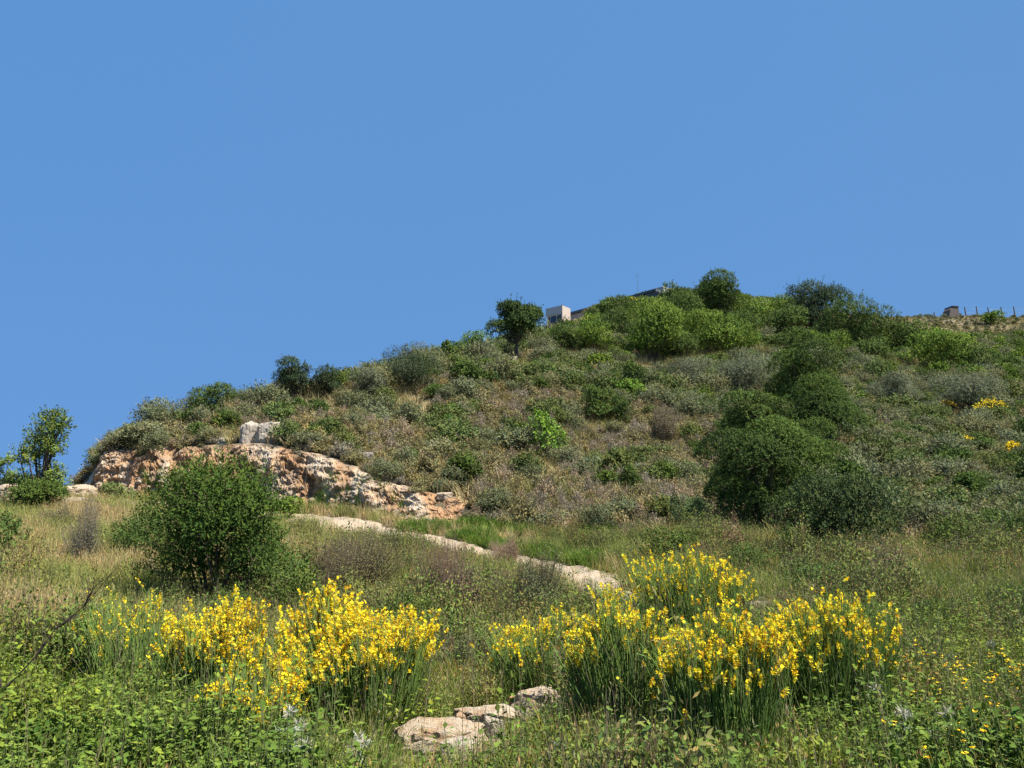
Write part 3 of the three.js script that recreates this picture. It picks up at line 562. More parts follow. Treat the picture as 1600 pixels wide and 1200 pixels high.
bush('green_bush', 'bush', 'feathery light-green bush between the upright shrub and the round-topped tree', [-4.51, -97.67, 3.89, 4.04], 123, 'fresh', { cols: [[0.09, 0.16, 0.04], [0.12, 0.19, 0.05]] });
bush('olive_tree', 'tree', 'wide grey-green olive tree on the left skyline', [-7.06, -56.53, 4.64, 3.30], 124, 'olive', { trunk: 0.2, lumps: 14, cols: styles.blue.cols.concat(styles.olive.cols) });
bush('olive_tree', 'tree', 'soft grey-green olive to the left of the wide olive on the skyline', [-9.42, -53.03, 2.43, 1.93], 125, 'olive', {});
bush('blue_bush', 'bush', 'bluish-green bush with spiky top on the left skyline', [-13.75, -51.57, 2.69, 2.52], 126, 'blue', { lumps: 12, lump: 0.24 });
bush('blue_bush', 'bush', 'low bluish-green bush right of the spiky one on the skyline', [-12.07, -52.40, 2.40, 1.98], 127, 'blue', {});
bush('green_bush', 'bush', 'bright little bush low on the left skyline above the rock cut', [-16.36, -44.13, 2.22, 1.87], 128, 'mid', {});
bush('fig_sapling', 'tree', 'bright yellow-green young fig tree in the middle of the scrub slope', [1.74, -43.09, 1.94, 2.81], 129, 'fresh', { trunk: 0.25, lumps: 15, lump: 0.17, cover: 2.4, len: 0.13, wid: 0.11, cols: [[0.17, 0.28, 0.035], [0.21, 0.32, 0.05], [0.13, 0.22, 0.03]] });
bush('olive_tree', 'tree', 'grey olive tree with dark trunk, left of the topmost dark evergreen', [21.06, -73.27, 6.06, 4.73], 130, 'olive', { trunk: 0.18, lumps: 14 });
bush('olive_tree', 'tree', 'grey olive tree left of the one with the dark trunk', [18.00, -80.00, 5.68, 3.79], 131, 'olive', {});
bush('olive_tree', 'tree', 'wide grey olive tree far right on the slope', [37.45, -67.11, 5.80, 3.27], 132, 'olive', { trunk: 0.18, lumps: 14 });
bush('olive_tree', 'tree', 'grey olive tree right of the dark evergreen row', [33.63, -71.83, 4.52, 3.17], 133, 'olive', {});
bush('dark_bush', 'bush', 'upright dark bush amid grey olives in the middle of the slope', [10.37, -68.47, 2.05, 3.13], 134, 'oak', {});
bush('dark_bush', 'bush', 'dark green bush left of the brown round bush', [5.89, -55.63, 2.44, 2.62], 135, 'mid', {});
bush('dark_bush', 'bush', 'smaller dark green bush between the brown round bush and its neighbour', [7.44, -55.19, 1.64, 2.16], 136, 'mid', {});
bush('dark_bush', 'bush', 'small dark shrub low in the brown scrub above the track end', [4.88, -34.18, 1.11, 1.16], 137, 'oak', {});
bush('dark_bush', 'bush', 'dark round tree-like bush on the hill crest', [33.06, -126.61, 8.54, 7.73], 141, 'oak', { lumps: 14, y0: 0.1, taper: 0.4 });
bush('green_bush', 'bush', 'spiky dark-topped bush right of the crest dip', [46.01, -120.21, 10.39, 8.08], 142, 'blue', { lumps: 14 });
bush('green_bush', 'bush', 'broad leaning green bush at the right end of the crest bushes', [47.04, -109.66, 10.49, 7.52], 143, 'mid', { lumps: 14 });
bush('green_bush', 'bush', 'bright green bush with black shade left of the crest centre', [16.42, -94.60, 7.98, 6.78], 144, 'fresh', { lumps: 14 });
bush('green_bush', 'bush', 'bright green bush under the dark round crest bush', [24.82, -100.44, 8.81, 5.61], 145, 'fresh', { lumps: 12 });
bush('green_bush', 'bush', 'fresh green bush right of the pale corner block', [11.69, -112.32, 6.30, 3.06], 146, 'fresh', {});
bush('green_bush', 'bush', 'dark green bush hiding the foot of the pale corner block', [6.31, -94.23, 4.51, 3.31], 147, 'mid', {});
bush('green_bush', 'bush', 'green bush on the skyline left of the dark-roofed wing end', [16.49, -123.61, 7.55, 3.38], 148, 'mid', {});
bush('green_bush', 'bush', 'green bush below the dark-roofed wing end', [21.01, -125.60, 7.47, 3.23], 149, 'mid', { cols: styles.fresh.cols.concat(styles.mid.cols) });
bush('green_bush', 'bush', 'yellowish bush on the crest right of the dark-roofed wing', [27.06, -131.24, 7.61, 4.44], 150, 'mid', {});
bush('green_bush', 'bush', 'round pale-green bush in the crest dip', [40.98, -131.24, 3.59, 2.96], 151, 'fresh', { cols: [[0.15, 0.2, 0.06], [0.18, 0.22, 0.08]] });
bush('green_bush', 'bush', 'green bush below the crest dip', [39.57, -116.43, 7.82, 5.40], 152, 'mid', {});
bush('green_bush', 'bush', 'dark green bush in the middle of the upper slope', [36.17, -101.65, 6.15, 3.88], 153, 'mid', {});
bush('green_bush', 'bush', 'low green bush in the row below the broad leaning one', [53.48, -109.66, 7.69, 4.54], 154, 'fresh', { cols: styles.mid.cols });
bush('green_bush', 'bush', 'bright green bush in the upper right of the slope', [49.71, -93.48, 7.12, 5.04], 155, 'fresh', {});
bush('green_bush', 'bush', 'lime-yellow bush right of the bright green one in the upper right', [56.07, -99.64, 2.85, 2.06], 156, 'fresh', { cols: [[0.32, 0.36, 0.03], [0.26, 0.34, 0.03]] });
bush('green_bush', 'bush', 'dark green bush behind the bright green one in the upper right', [65.22, -115.50, 5.53, 2.76], 157, 'mid', {});
bush('green_bush', 'bush', 'green bush at the right picture edge on the upper slope', [57.58, -93.10, 4.43, 2.66], 158, 'mid', {});
bush('green_bush', 'bush', 'lone green bush on the skyline in front of the fence', [79.77, -132.82, 3.84, 2.13], 159, 'fresh', {});
bush('green_bush', 'bush', 'green bush right of the fresh green one by the house', [13.76, -106.21, 6.12, 4.59], 160, 'mid', {});
bush('green_bush', 'bush', 'green bush at the middle of the hilltop thicket', [24.23, -114.58, 8.08, 5.69], 161, 'mid', {});
bush('green_bush', 'bush', 'green bush at the right of the hilltop thicket', [33.86, -115.96, 7.05, 4.82], 162, 'mid', {});
bush('green_bush', 'bush', 'pale leafy plant with whitish leaf tops beside the dark row', [22.32, -54.75, 1.71, 1.28], 163, 'olive', { cols: [[0.3, 0.36, 0.2], [0.2, 0.27, 0.12]] });
bush('green_bush', 'bush', 'bright green bush in the crest band right of the dark round one', [37.83, -124.11, 7.17, 4.58], 181, 'fresh', {});
bush('green_bush', 'bush', 'wide bright bush low in the crest band under the crest dip', [28.24, -101.25, 6.46, 3.55], 182, 'fresh', {});
bush('green_bush', 'bush', 'fresh bush between the spiky dark-topped one and the crest dip', [45.24, -129.16, 7.26, 4.77], 183, 'fresh', {});
bush('green_bush', 'bush', 'bright bush at the lower left of the hilltop thicket', [9.85, -94.98, 5.30, 3.48], 184, 'fresh', {});
bush('green_bush', 'bush', 'mid-green bush right of the bright green one with black shade', [20.43, -95.74, 5.34, 3.51], 185, 'mid', {});
bush('green_bush', 'bush', 'fresh bush at the lower edge of the broad leaning one', [40.96, -102.88, 6.55, 3.44], 186, 'fresh', {});
bush('green_bush', 'bush', 'green bush at the right end of the low row on the upper slope', [45.79, -101.65, 5.66, 3.24], 187, 'mid', {});
bush('verge_bush', 'bush', 'bright green leafy clump right of the big dark bush', [-8.49, -31.43, 1.25, 0.87], 164, 'fresh', { lumps: 9 });
bush('verge_bush', 'bush', 'small yellow-green clump on the track bank left of the big bush', [-16.92, -35.43, 1.47, 0.87], 165, 'fresh', { cols: [[0.13, 0.17, 0.05], [0.16, 0.19, 0.06]] });

// low leafy thickets along the bottom of the view
const bramble = { len: 0.05, wid: 0.034, lump: 0.26, lumps: 16, up: 0.3, loose: 0.4, cover: 5.5, cols: [[0.085, 0.14, 0.018], [0.105, 0.16, 0.022], [0.068, 0.115, 0.016]] };
[['dense leafy thicket in the bottom left corner', [-2.92, -5.35, 0.88, 0.65]], ['leafy thicket with a dark hollow right of the bottom left corner', [-2.57, -5.85, 0.84, 0.55]], ['leafy thicket under the sparse-flowered broom', [-3.96, -8.20, 1.14, 0.54]], ['small leafy thicket left of the pale thistle at the bottom', [-1.92, -5.70, 0.53, 0.43]], ['yellow-green leafy thicket at the bottom under the tall broom', [1.71, -5.30, 0.61, 0.42], [[0.14, 0.18, 0.02], [0.17, 0.2, 0.024]]], ['leafy thicket between the thistles and the bottom right corner', [2.36, -5.15, 0.74, 0.48]], ['leafy thicket in the bottom right corner', [3.06, -5.45, 0.67, 0.59]], ['low leafy thicket at the bottom below the boulder', [0.43, -5.65, 0.57, 0.28], [[0.13, 0.18, 0.024], [0.15, 0.2, 0.03]]], ['leafy thicket at the left picture edge above the corner', [-4.59, -7.75, 0.85, 0.68]]].forEach(([label, at, cols], i) => bush('bramble_thicket', 'thicket', label, at, 170 + i, 'mid', { ...bramble, ...(cols ? { cols } : {}) }, 'leafy thickets of the foreground'));
function twigBush(name, category, label, [x, z, w, h], seed, o, group) {
  const d = Math.hypot(x, z), s = Math.max(1, d * 0.0016 / (o.len || 0.05));
  const g = twiggy(seed, { ...o, w, h, len: (o.len || 0.05) * s, wid: (o.wid || 0.018) * s, thick: Math.max(o.thick || 0.004, d * 0.0002) });
  const t = thing(name, label, category, [x, ground(x, z) - 0.03, z], seed % 6, group);
  part('foliage', g.foliage, mLeaf, t); part('branches', g.wood, mStem, t); standing.push([x, z, w * 0.36]); return t;
}
const dryCols = [[0.22, 0.15, 0.1], [0.26, 0.19, 0.12], [0.18, 0.125, 0.08]], sageCols = [[0.16, 0.16, 0.075], [0.19, 0.18, 0.08], [0.13, 0.135, 0.06]], scrubCols = [[0.225, 0.19, 0.085], [0.26, 0.215, 0.095], [0.18, 0.16, 0.068]];
twigBush('dry_shrub', 'shrub', 'reddish-brown dry twiggy shrub in front of the track', [-1.14, -15.26, 2.00, 1.92], 201, { stems: 1300, per: 10, cols: dryCols, len: 0.03, wid: 0.01, bark: [0.2, 0.13, 0.1] });
twigBush('dry_shrub', 'shrub', 'pinkish dry shrub against the far side of the track end', [-0.18, -24.35, 1.48, 1.07], 202, { stems: 500, per: 8, cols: dryCols, len: 0.04, wid: 0.012, bark: [0.24, 0.17, 0.12] });
twigBush('sage_shrub', 'shrub', 'rounded grey-green shrub hiding the bend of the track', [0.29, -14.96, 1.79, 1.59], 203, { stems: 1200, per: 14, cols: [[0.12, 0.145, 0.06], [0.15, 0.165, 0.075], [0.1, 0.12, 0.055]], len: 0.04, wid: 0.013 });
twigBush('sage_shrub', 'shrub', 'olive-brown shrub between the big dark bush and the track', [-3.50, -18.19, 2.81, 1.86], 204, { stems: 1400, per: 12, cols: [[0.15, 0.15, 0.075], [0.19, 0.165, 0.085], [0.13, 0.13, 0.06]], len: 0.04, wid: 0.012 });
twigBush('dry_shrub', 'shrub', 'tall grey broom-like dry shrub on the straw-coloured slope', [-9.97, -19.55, 1.13, 1.72], 205, { stems: 420, per: 8, cols: [[0.16, 0.165, 0.09], [0.19, 0.18, 0.11]], len: 0.04, wid: 0.012, bark: [0.2, 0.16, 0.13], from: 0.55 });
twigBush('sage_shrub', 'shrub', 'low grey-green shrub left of the tall grey dry shrub', [-14.87, -27.55, 1.48, 0.93], 206, { stems: 420, per: 9, cols: sageCols, len: 0.05, wid: 0.016 });
twigBush('dry_shrub', 'shrub', 'round brown shrub with a dark hollow in the middle of the slope', [9.46, -51.36, 2.65, 2.73], 207, { stems: 500, per: 10, cols: [[0.2, 0.165, 0.1], [0.17, 0.15, 0.09]], len: 0.06, wid: 0.025 });
twigBush('sage_shrub', 'shrub', 'dull-green shrub under the yellow flowers right of the low slab rocks', [-0.62, -10.40, 0.92, 0.74], 208, { stems: 620, per: 12, cols: [[0.1, 0.13, 0.05], [0.13, 0.16, 0.06]], len: 0.035, wid: 0.014 });

// ---------------------------------------------------------------- yellow broom
const mRush = leafMat(1, 1, 1, 0.25), mPetal = leafMat(1, 1, 1, 0.35);
function broomBush(label, [x, z, w, h], seed, o = {}, group) {
  const g = broom(seed, { w: w * 1.08, h: h * 0.98, ...o }), t = thing('broom_bush', label, 'broom', [x, ground(x, z), z], 0, group);
  part('stems', g.stems, mRush, t); part('flowers', g.flowers, mPetal, t).userData.kind = 'stuff'; standing.push([x, z, w * 0.33]); return t;
}
broomBush('sparse-flowered broom bush left of the big dark bush', [-4.02, -9.05, 0.86, 1.43], 301, { stems: 496, blooms: 0.2, per: 6 });
broomBush('small low broom at the left edge with few flowers', [-5.44, -10.50, 0.62, 0.82], 302, { stems: 208, blooms: 0.2, per: 7 });
broomBush('densely flowered broom bush in front of the big dark bush', [-2.89, -8.30, 0.91, 1.28], 303, { stems: 760, blooms: 0.55, per: 9 });
broomBush('tall-stemmed broom bush with few low flowers left of the white thistle', [-2.02, -6.85, 0.75, 0.95], 304, { stems: 720, blooms: 0.3, per: 8 });
broomBush('broadest left-hand broom bush, a dome thick with yellow flowers', [-1.39, -7.65, 1.30, 1.34], 305, { stems: 1250, blooms: 0.52, per: 9, low: 0.02 });
broomBush('low broom bush with yellow flowers just above the rounded boulder', [0.34, -9.35, 1.17, 1.03], 306, { stems: 800, blooms: 0.25, per: 9 });
broomBush('broom bush right of the rounded boulder, between the low and the tall broom', [0.98, -7.25, 1.01, 1.25], 307, { stems: 1040, blooms: 0.25, per: 9 });
broomBush('tallest broom bush, its flowers rising above all other broom', [1.99, -9.25, 1.16, 1.79], 308, { stems: 960, blooms: 0.25, per: 9 });
broomBush('broom bush in front of the tallest one with long bare lower stems', [1.55, -6.35, 0.92, 1.31], 309, { stems: 1200, blooms: 0.25, per: 9, low: 0.1 });
broomBush('rightmost broom bush with thin green stems and yellow tops', [2.61, -7.15, 1.04, 1.41], 310, { stems: 1200, blooms: 0.22, per: 9, low: 0.08 });
[['bright yellow broom patch high at the right edge of the slope', [37.05, -62.96, 2.57, 1.78], 311], ['small yellow broom below the wide grey olive', [28.13, -50.75, 1.34, 1.03], 312], ['small yellow broom far right below the other one', [29.37, -48.18, 0.97, 0.67], 313], ['small yellow broom above the grey olives in the upper slope', [30.55, -100.44, 3.04, 1.44], 314], ['small yellow broom right of the dark evergreen row', [43.06, -87.69, 2.50, 1.39], 315], ['small yellow broom on the crest above the hilltop thicket', [20.46, -134.96, 2.61, 1.52], 316], ['tiny yellow broom on the crest beside the wing end', [30.28, -146.18, 2.60, 1.66], 317], ['tiny yellow broom beside the fresh green bush by the house', [12.21, -121.65, 2.15, 1.37], 318], ['small yellow broom by the low green row at the upper right', [53.72, -102.06, 1.46, 0.97], 319], ['small yellow broom under the wide olive at its left', [37.16, -69.29, 1.20, 0.76], 320]].forEach(([label, [x, z, w, h], seed]) => {
  const r = rng(seed), f = new Soup(), st = new Soup(), H = Math.max(h, 1.1), t = thing('broom_bush', label, 'broom', [x, ground(x, z), z], 0, 'broom in flower far up the slope');
  for (let i = 0; i < 420; i++) { const e = sphere(r); e.y = Math.abs(e.y); const p = V(e.x * w * 0.5, H * (0.35 + 0.65 * e.y * (0.7 + 0.4 * r())), e.z * w * 0.5); st.tube([V(e.x * w * 0.1, -0.1, e.z * w * 0.1), p], 0.02, 0.01, vary(r, [0.1, 0.14, 0.045])); if (p.y > H * 0.55 && r() < 0.55) for (let k = 0; k < 3; k++) f.leaf(p.clone().addScaledVector(sphere(r), 0.1), sphere(r), sphere(r), 0.12, 0.1, vary(r, [0.74, 0.56, 0.03], 0.2)); }
  part('plant', mergeGeometries([st.geometry(), f.geometry()]), mLeaf, t); standing.push([x, z, w * 0.4, 1.6]);
});

// ---------------------------------------------------------------- thistles, dead branch, tall stalks
function thistle(label, [x, z, w, h], seed, lush, tone = [0.42, 0.4, 0.33], group = 'pale spiny thistles') {
  const r = rng(seed), st = new Soup(), lf = new Soup(), t = thing('thistle', label, 'thistle', [x, ground(x, z), z], 0, group);
  const stem = bend(V(0, -0.05, 0), V((r() - 0.5) * 0.1, h, (r() - 0.5) * 0.1), V((r() - 0.5) * 0.08, 0, 0), 6); st.tube(stem, 0.007, 0.004, [0.26, 0.29, 0.18], 5);
  const heads = [stem[6]]; for (let i = 0; i < (lush ? 2 : 1); i++) { const o = stem[3 + i], e = o.clone().add(V((r() - 0.5) * 0.25, 0.12, (r() - 0.5) * 0.2)); st.tube([o, e], 0.004, 0.003, [0.26, 0.29, 0.18], 4); heads.push(e); }
  heads.forEach((p) => { const hd = new Soup(); for (let i = 0; i < 60; i++) { const d = sphere(r); d.y = d.y * 0.8 + 0.1; hd.leaf(p.clone().addScaledVector(d, 0.008), d.normalize(), sphere(r), 0.035 + 0.04 * r(), 0.006, vary(r, tone, 0.15)); } part('flower_head', hd.geometry(), mLeaf, t); });
  for (let i = 1; i < 6; i++) for (let k = 0; k < (lush ? 7 : 4); k++) { const d = sphere(r); d.y = 0.3 * Math.abs(d.y); d.normalize(); const p = stem[i].clone(), L = (0.1 + 0.1 * r()) * (1.2 - i * 0.12); lf.leaf(p, d, V(0, 1, 0), L, L * 0.28, vary(r, [0.26, 0.31, 0.2], 0.15)); for (let q = 0; q < 5; q++) { const b = p.clone().addScaledVector(d, L * (0.2 + 0.15 * q)); lf.leaf(b, sphere(r).addScaledVector(d, 0.6).normalize(), V(0, 1, 0), L * 0.35, 0.008, vary(r, [0.33, 0.37, 0.26], 0.1)); } }
  part('stem', st.geometry(), mStem, t); part('leaves', lf.geometry(), mLeaf, t);
}
thistle('pale thistle with spiny leaves at the bottom under the left broom', [-1.45, -5.75, 0.25, 0.62], 401, true);
thistle('pale spiny thistle head at the right foot of the broom', [2.76, -6.60, 0.12, 0.53], 402);
thistle('widest pale spiny thistle head among the yellow wildflowers', [2.62, -5.75, 0.14, 0.48], 403);
thistle('pale spidery thistle right of the widest thistle head', [2.92, -5.85, 0.14, 0.49], 404);
[[1380, 'left of the field of orange wildflowers'], [1545, 'near the right picture edge'], [1500, 'above the orange wildflowers'], [872, 'in the grass below the foreground rocks']].forEach(([n, where], i) => thistle('small bluish globe thistle ' + where, [[4.86, -11.20, 0.10, 0.42], [5.16, -9.35, 0.08, 0.35], [4.51, -8.75, 0.08, 0.32], [0.30, -6.30, 0.05, 0.21]][i], 420 + i, false, [0.3, 0.33, 0.45], 'bluish globe thistles'));
thistle('pale thistle low in the grass right of the left broom', [-1.11, -6.10, 0.13, 0.35], 405, true);
{
  const r = rng(55), s = new Soup(), P = [-4.3, -5.3], t = thing('dead_branch', 'bare dark dead branch slanting up at the left picture edge', 'branch', [P[0], ground(P[0], P[1]), P[1]]);
  const pts = bend(V(0, -0.1, 0), V(1.62, 1.42, -0.3), V(0.22, -0.22, 0), 10).map((p, i) => p.add(V(0.03 * Math.sin(i * 2.1), 0.03 * Math.cos(i * 1.7), 0)));
  s.tube(pts, 0.011, 0.002, [0.05, 0.038, 0.03], 6);
  for (let i = 2; i < 10; i++) for (let k = 0; k < 3; k++) { const d = V((r() - 0.3), 0.35 + r() * 0.8, r() - 0.5).normalize(), q = pts[i].clone().addScaledVector(d, 0.1 + 0.22 * r()); s.tube(bend(pts[i], q, sphere(r).multiplyScalar(0.04), 4), 0.005, 0.0015, [0.06, 0.045, 0.035], 4); const q2 = q.clone().addScaledVector(sphere(r), 0.12); s.tube([pts[i].clone().lerp(q, 0.6), q2], 0.003, 0.001, [0.07, 0.05, 0.04], 3); }
  part('wood', s.geometry(), mStem, t);
}

// ---------------------------------------------------------------- scrub of the slope: single shrubs, then the mass
const rs = rng(900), kinds = {
  scrub: { name: 'scrub_shrub', label: 'low olive-brown scrub shrub on the hillside, one of many alike', w: 0.95, h: 0.62, group: 'olive-brown scrub on the hillside', make: (s) => both(twiggy(s, { w: 1, h: 0.72, stems: 170, per: 11, cols: scrubCols, len: 0.09, wid: 0.042, thick: 0.008 })) },
  dry: { name: 'dry_shrub', label: 'low grey-brown dry shrub on the hillside, one of many alike', w: 0.9, h: 0.6, group: 'dry brown shrubs on the hillside', make: (s) => both(twiggy(s, { w: 1, h: 0.74, stems: 190, per: 7, cols: [[0.26, 0.21, 0.14], [0.31, 0.25, 0.165], [0.21, 0.17, 0.12]], len: 0.075, wid: 0.03, thick: 0.009, bark: [0.22, 0.18, 0.145] })) },
  sage: { name: 'sage_shrub', label: 'rounded grey-green shrub on the hillside, one of many alike', w: 1.1, h: 0.8, group: 'grey-green shrubs on the hillside', make: (s) => both(leafy(s, { w: 1, h: 0.85, lumps: 8, lump: 0.4, sprigs: 460, per: 5, len: 0.1, wid: 0.04, cols: [[0.15, 0.158, 0.078], [0.18, 0.182, 0.092], [0.125, 0.132, 0.062]], up: 0.7, loose: 0.35, bark: [0.13, 0.1, 0.08] })) },
  green: { name: 'green_shrub', label: 'small green leafy shrub on the hillside, one of many alike', w: 1.05, h: 0.85, group: 'green shrubs on the hillside', make: (s) => both(leafy(s, { w: 1, h: 0.9, lumps: 8, lump: 0.38, sprigs: 420, per: 5, len: 0.1, wid: 0.06, cols: [[0.1, 0.128, 0.036], [0.12, 0.148, 0.042], [0.084, 0.11, 0.03]], up: 0.5, loose: 0.3 })) },
  bright: { name: 'fresh_shrub', label: 'fresh bright-green shrub high on the hillside, one of many alike', w: 1.2, h: 1.0, group: 'bright-green shrubs high on the hillside', make: (s) => both(leafy(s, { w: 1, h: 0.9, lumps: 9, lump: 0.36, sprigs: 420, per: 5, len: 0.11, wid: 0.068, cols: [[0.1, 0.155, 0.018], [0.125, 0.18, 0.022], [0.08, 0.125, 0.017]], up: 0.4, loose: 0.3 })) },
};
kinds.dark = { name: 'dark_shrub', label: 'small dark evergreen shrub on the hillside, one of many alike', w: 1.1, h: 0.95, group: 'dark evergreen shrubs on the hillside', make: (s) => both(leafy(s, { w: 1, h: 0.95, lumps: 8, lump: 0.34, sprigs: 480, per: 5, len: 0.1, wid: 0.06, cols: styles.oak.cols, up: 0.4, loose: 0.25 })) };
for (const k of Object.values(kinds)) { k.shapes = [1, 2, 3, 4, 5].map((i) => k.make(i * 17 + k.name.length * 101)); k.at = []; }
function seen(x, z, lift) {                // false where the hill itself hides the spot
  const y = ground(x, z) + lift, n = 24;
  for (let i = 3; i < n; i++) { const t = i / n; if (ground(x * t, z * t) > 1.6 + (y - 1.6) * t) return false; }
  return true;
}
const nearby = new Map(), cellKey = (x, z) => Math.floor(x / 2) + ',' + Math.floor(z / 2);
function free(x, z, rad) {
  for (const [a, b, c] of standing) if ((a - x) ** 2 + (b - z) ** 2 < (c + rad * 0.4) ** 2) return false;
  const i = Math.floor(x / 2), j = Math.floor(z / 2);
  for (let p = -1; p < 2; p++) for (let q = -1; q < 2; q++) for (const [a, b, c] of nearby.get((i + p) + ',' + (j + q)) || []) if ((a - x) ** 2 + (b - z) ** 2 < (0.5 * (c + rad)) ** 2) return false;
  return true;
}
const shades = (x, z, s) => s > 0.55 && standing.some(([a, b, c, h]) => h && Math.abs(a * z / b - x) < c * 0.9 && z > b && z < b + h * 0.9 + s * 1.2);   // leaves room in front of the big bushes
function choose(w) { let s = 0; for (const v of Object.values(w)) s += v; let t = rs() * s; for (const [k, v] of Object.entries(w)) { t -= v; if (t <= 0) return k; } return 'scrub'; }
for (let i = 0, put = 0; i < 110000 && put < 11500; i++) {
  const d = 23 + 140 * Math.pow(rs(), 1.25), x = (rs() * 2 - 1) * 0.75 * d, z = -d, past = pastFoot(x, z);
  if (past < (x < cutEnd ? 0.85 : 0.2) || trackGap(x, z) < 0.4) continue;
  const patch = fbm(x * 0.07, 3, z * 0.07) * 1.6, patch2 = fbm(x * 0.11, 8, z * 0.11) * 1.6;
  let w;
  if (d < 60) w = x < 13 ? { scrub: 0.46 + patch2 * 0.4, dry: 0.36 - patch2 * 0.4, sage: 0.07 + patch * 0.2, green: 0.04 + patch * 0.08 } : { scrub: 0.42, dry: 0.26 - patch * 0.2, sage: 0.17 + patch * 0.2, green: 0.14 + patch2 * 0.2 };
  else if (d < 98) w = { scrub: 0.34, dry: 0.25 - patch * 0.3, sage: 0.3 + patch * 0.4, green: 0.14 + patch2 * 0.2, bright: d > 80 ? 0.1 : 0.02 };
  else w = x > 55 && d > 125 ? { scrub: 0.4, dry: 0.5, sage: 0.2, green: 0.04 } : { scrub: 0.12, dry: 0.12 - patch * 0.2, sage: 0.25, green: 0.3 + patch2 * 0.2, bright: 0.34 + patch * 0.4 };
  w.dark = d > 125 && x > 50 ? 0 : x < 13 && d < 70 ? 0.025 : 0.05 + patch2 * 0.05;
  for (const k in w) w[k] = Math.max(0, w[k]);
  const kind = choose(w), K = kinds[kind], crest = x > 50 && d > 122 ? 0.22 : d > 118 ? (x > 15 && x < 50 ? (d > 130 ? 0.5 : 0.85) : 0.58) : 1;
  const s = (0.6 + 0.75 * rs() * rs() + 0.25 * rs()) * (1 + Math.max(0, d - 32) / 85) * crest, rad = s * K.w * 0.5;
  if (x > 3 && x < 14 && d > 112 && s > 0.7 || x > 50 && d > 124 && rs() < 0.6) continue;
  if (!free(x, z, rad) || !seen(x, z, s) || shades(x, z, s)) continue;
  const key = cellKey(x, z); if (!nearby.has(key)) nearby.set(key, []); nearby.get(key).push([x, z, rad]);
  K.at.push({ x, z, s, d, turn: rs() * 6.28, tall: 0.8 + 0.45 * rs(), shape: Math.floor(rs() * 5), tint: Math.floor(rs() * 4) }); put++;
}
for (let i = 0; i < 130; i++) {              // scrub that hangs over the rim of the rock cut
  const x = lerp(cutStart + 0.3, cutEnd + 1, rs()), [fz, m] = footAt(x), z = fz - (i < 22 ? 0.25 + 0.4 * rs() : 0.7 + 0.7 * rs()) * Math.sqrt(1 + m * m), kind = pick(rs, ['scrub', 'scrub', 'dry', 'dry', 'sage']);
  if (standing.some(([a, b, c]) => Math.abs(a - x) < c + 0.35 && z > b - 0.6 && z < b + 2)) continue;
  kinds[kind].at.push({ x, z, s: 0.4 + 0.5 * rs(), d: -z * 0.5, turn: rs() * 6.28, tall: 0.8 + 0.5 * rs(), shape: Math.floor(rs() * 5), tint: Math.floor(rs() * 4) });
}
const M4 = new THREE.Matrix4(), Q4 = new THREE.Quaternion(), UPV = V(0, 1, 0);
function instances(name, geometry, material, list, parent, y = 0) {
  const m = new THREE.InstancedMesh(geometry, material, list.length); m.name = name; m.castShadow = m.receiveShadow = true;
  const c = new THREE.Color();
  list.forEach((a, i) => { M4.compose(V(a.x, ground(a.x, a.z) + y, a.z), Q4.setFromAxisAngle(UPV, a.turn), V(a.s * (a.w || 1), a.s * (a.tall || 1), a.s * (a.w || 1))); m.setMatrixAt(i, M4); const t = a.rgb || [1, 1, 1]; m.setColorAt(i, c.setRGB(t[0], t[1], t[2])); });
  parent.add(m); return m;
}
function mass(name, label, shapes, material, list) {
  const g = new THREE.Group(); g.name = name; scene.add(g); tag(g, label, null, null, 'stuff');
  shapes.forEach((s, k) => { const sub = list.filter((a) => a.shape % shapes.length === k); if (sub.length) instances(name + '_clump', s, material, sub, g); });
  return g;
}
for (const K of Object.values(kinds)) {
  K.at.sort((a, b) => b.s / b.d - a.s / a.d);
  K.at.slice(0, 300).forEach((a) => {
    const m = part(K.name, K.shapes[a.shape], tints[a.tint], scene);
    m.position.set(a.x, ground(a.x, a.z) - 0.04, a.z); m.rotation.y = a.turn; m.scale.set(a.s * K.w, a.s * K.w * a.tall, a.s * K.w); tag(m, K.label, 'shrub', K.group);
  });
  const rest = K.at.slice(300).map((a) => ({ ...a, s: a.s * K.w, rgb: pick(rs, [[1, 1, 1], [0.86, 0.9, 0.85], [1.12, 1.06, 0.95], [0.95, 1.0, 1.02]]) }));
  if (rest.length) mass(K.name + '_cover', 'far mass of ' + K.group, K.shapes, mLeaf, rest);
}

// ---------------------------------------------------------------- grass and weeds
const straw = [[0.44, 0.35, 0.18], [0.38, 0.29, 0.14], [0.5, 0.41, 0.23], [0.3, 0.26, 0.11]], grassGreen = [[0.18, 0.25, 0.04], [0.21, 0.27, 0.05], [0.14, 0.21, 0.036], [0.28, 0.26, 0.08]], vergeGreen = [[0.15, 0.24, 0.035], [0.18, 0.265, 0.04], [0.12, 0.2, 0.032]];
const inView = (x, d) => Math.abs(x) < 0.7 * d + 3.2;
function strew(seed, n, box, accept) {
  const r = rng(seed), out = [], [x0, x1, z0, z1] = box;
  for (let i = 0; i < n; i++) { const x = lerp(x0, x1, r()), z = lerp(z0, z1, r()), d = -z; if (!inView(x, d)) continue; const a = accept(x, z, d, r); if (a) out.push({ x, z, turn: r() * 6.28, shape: Math.floor(r() * 12), tall: 0.8 + 0.4 * r(), ...a }); }
  return out;
}
const offStand = (x, z, k = 0.75) => standing.every(([a, b, c]) => (a - x) ** 2 + (b - z) ** 2 > (c * k) ** 2);
const rocksAt = [[-0.59, -7.30, 0.05, 0.05], [-0.22, -7.90, 0.06, 0.06], [0.24, -8.60, 0.06, 0.06], [-0.43, -7.00, 0.05, 0.05]];
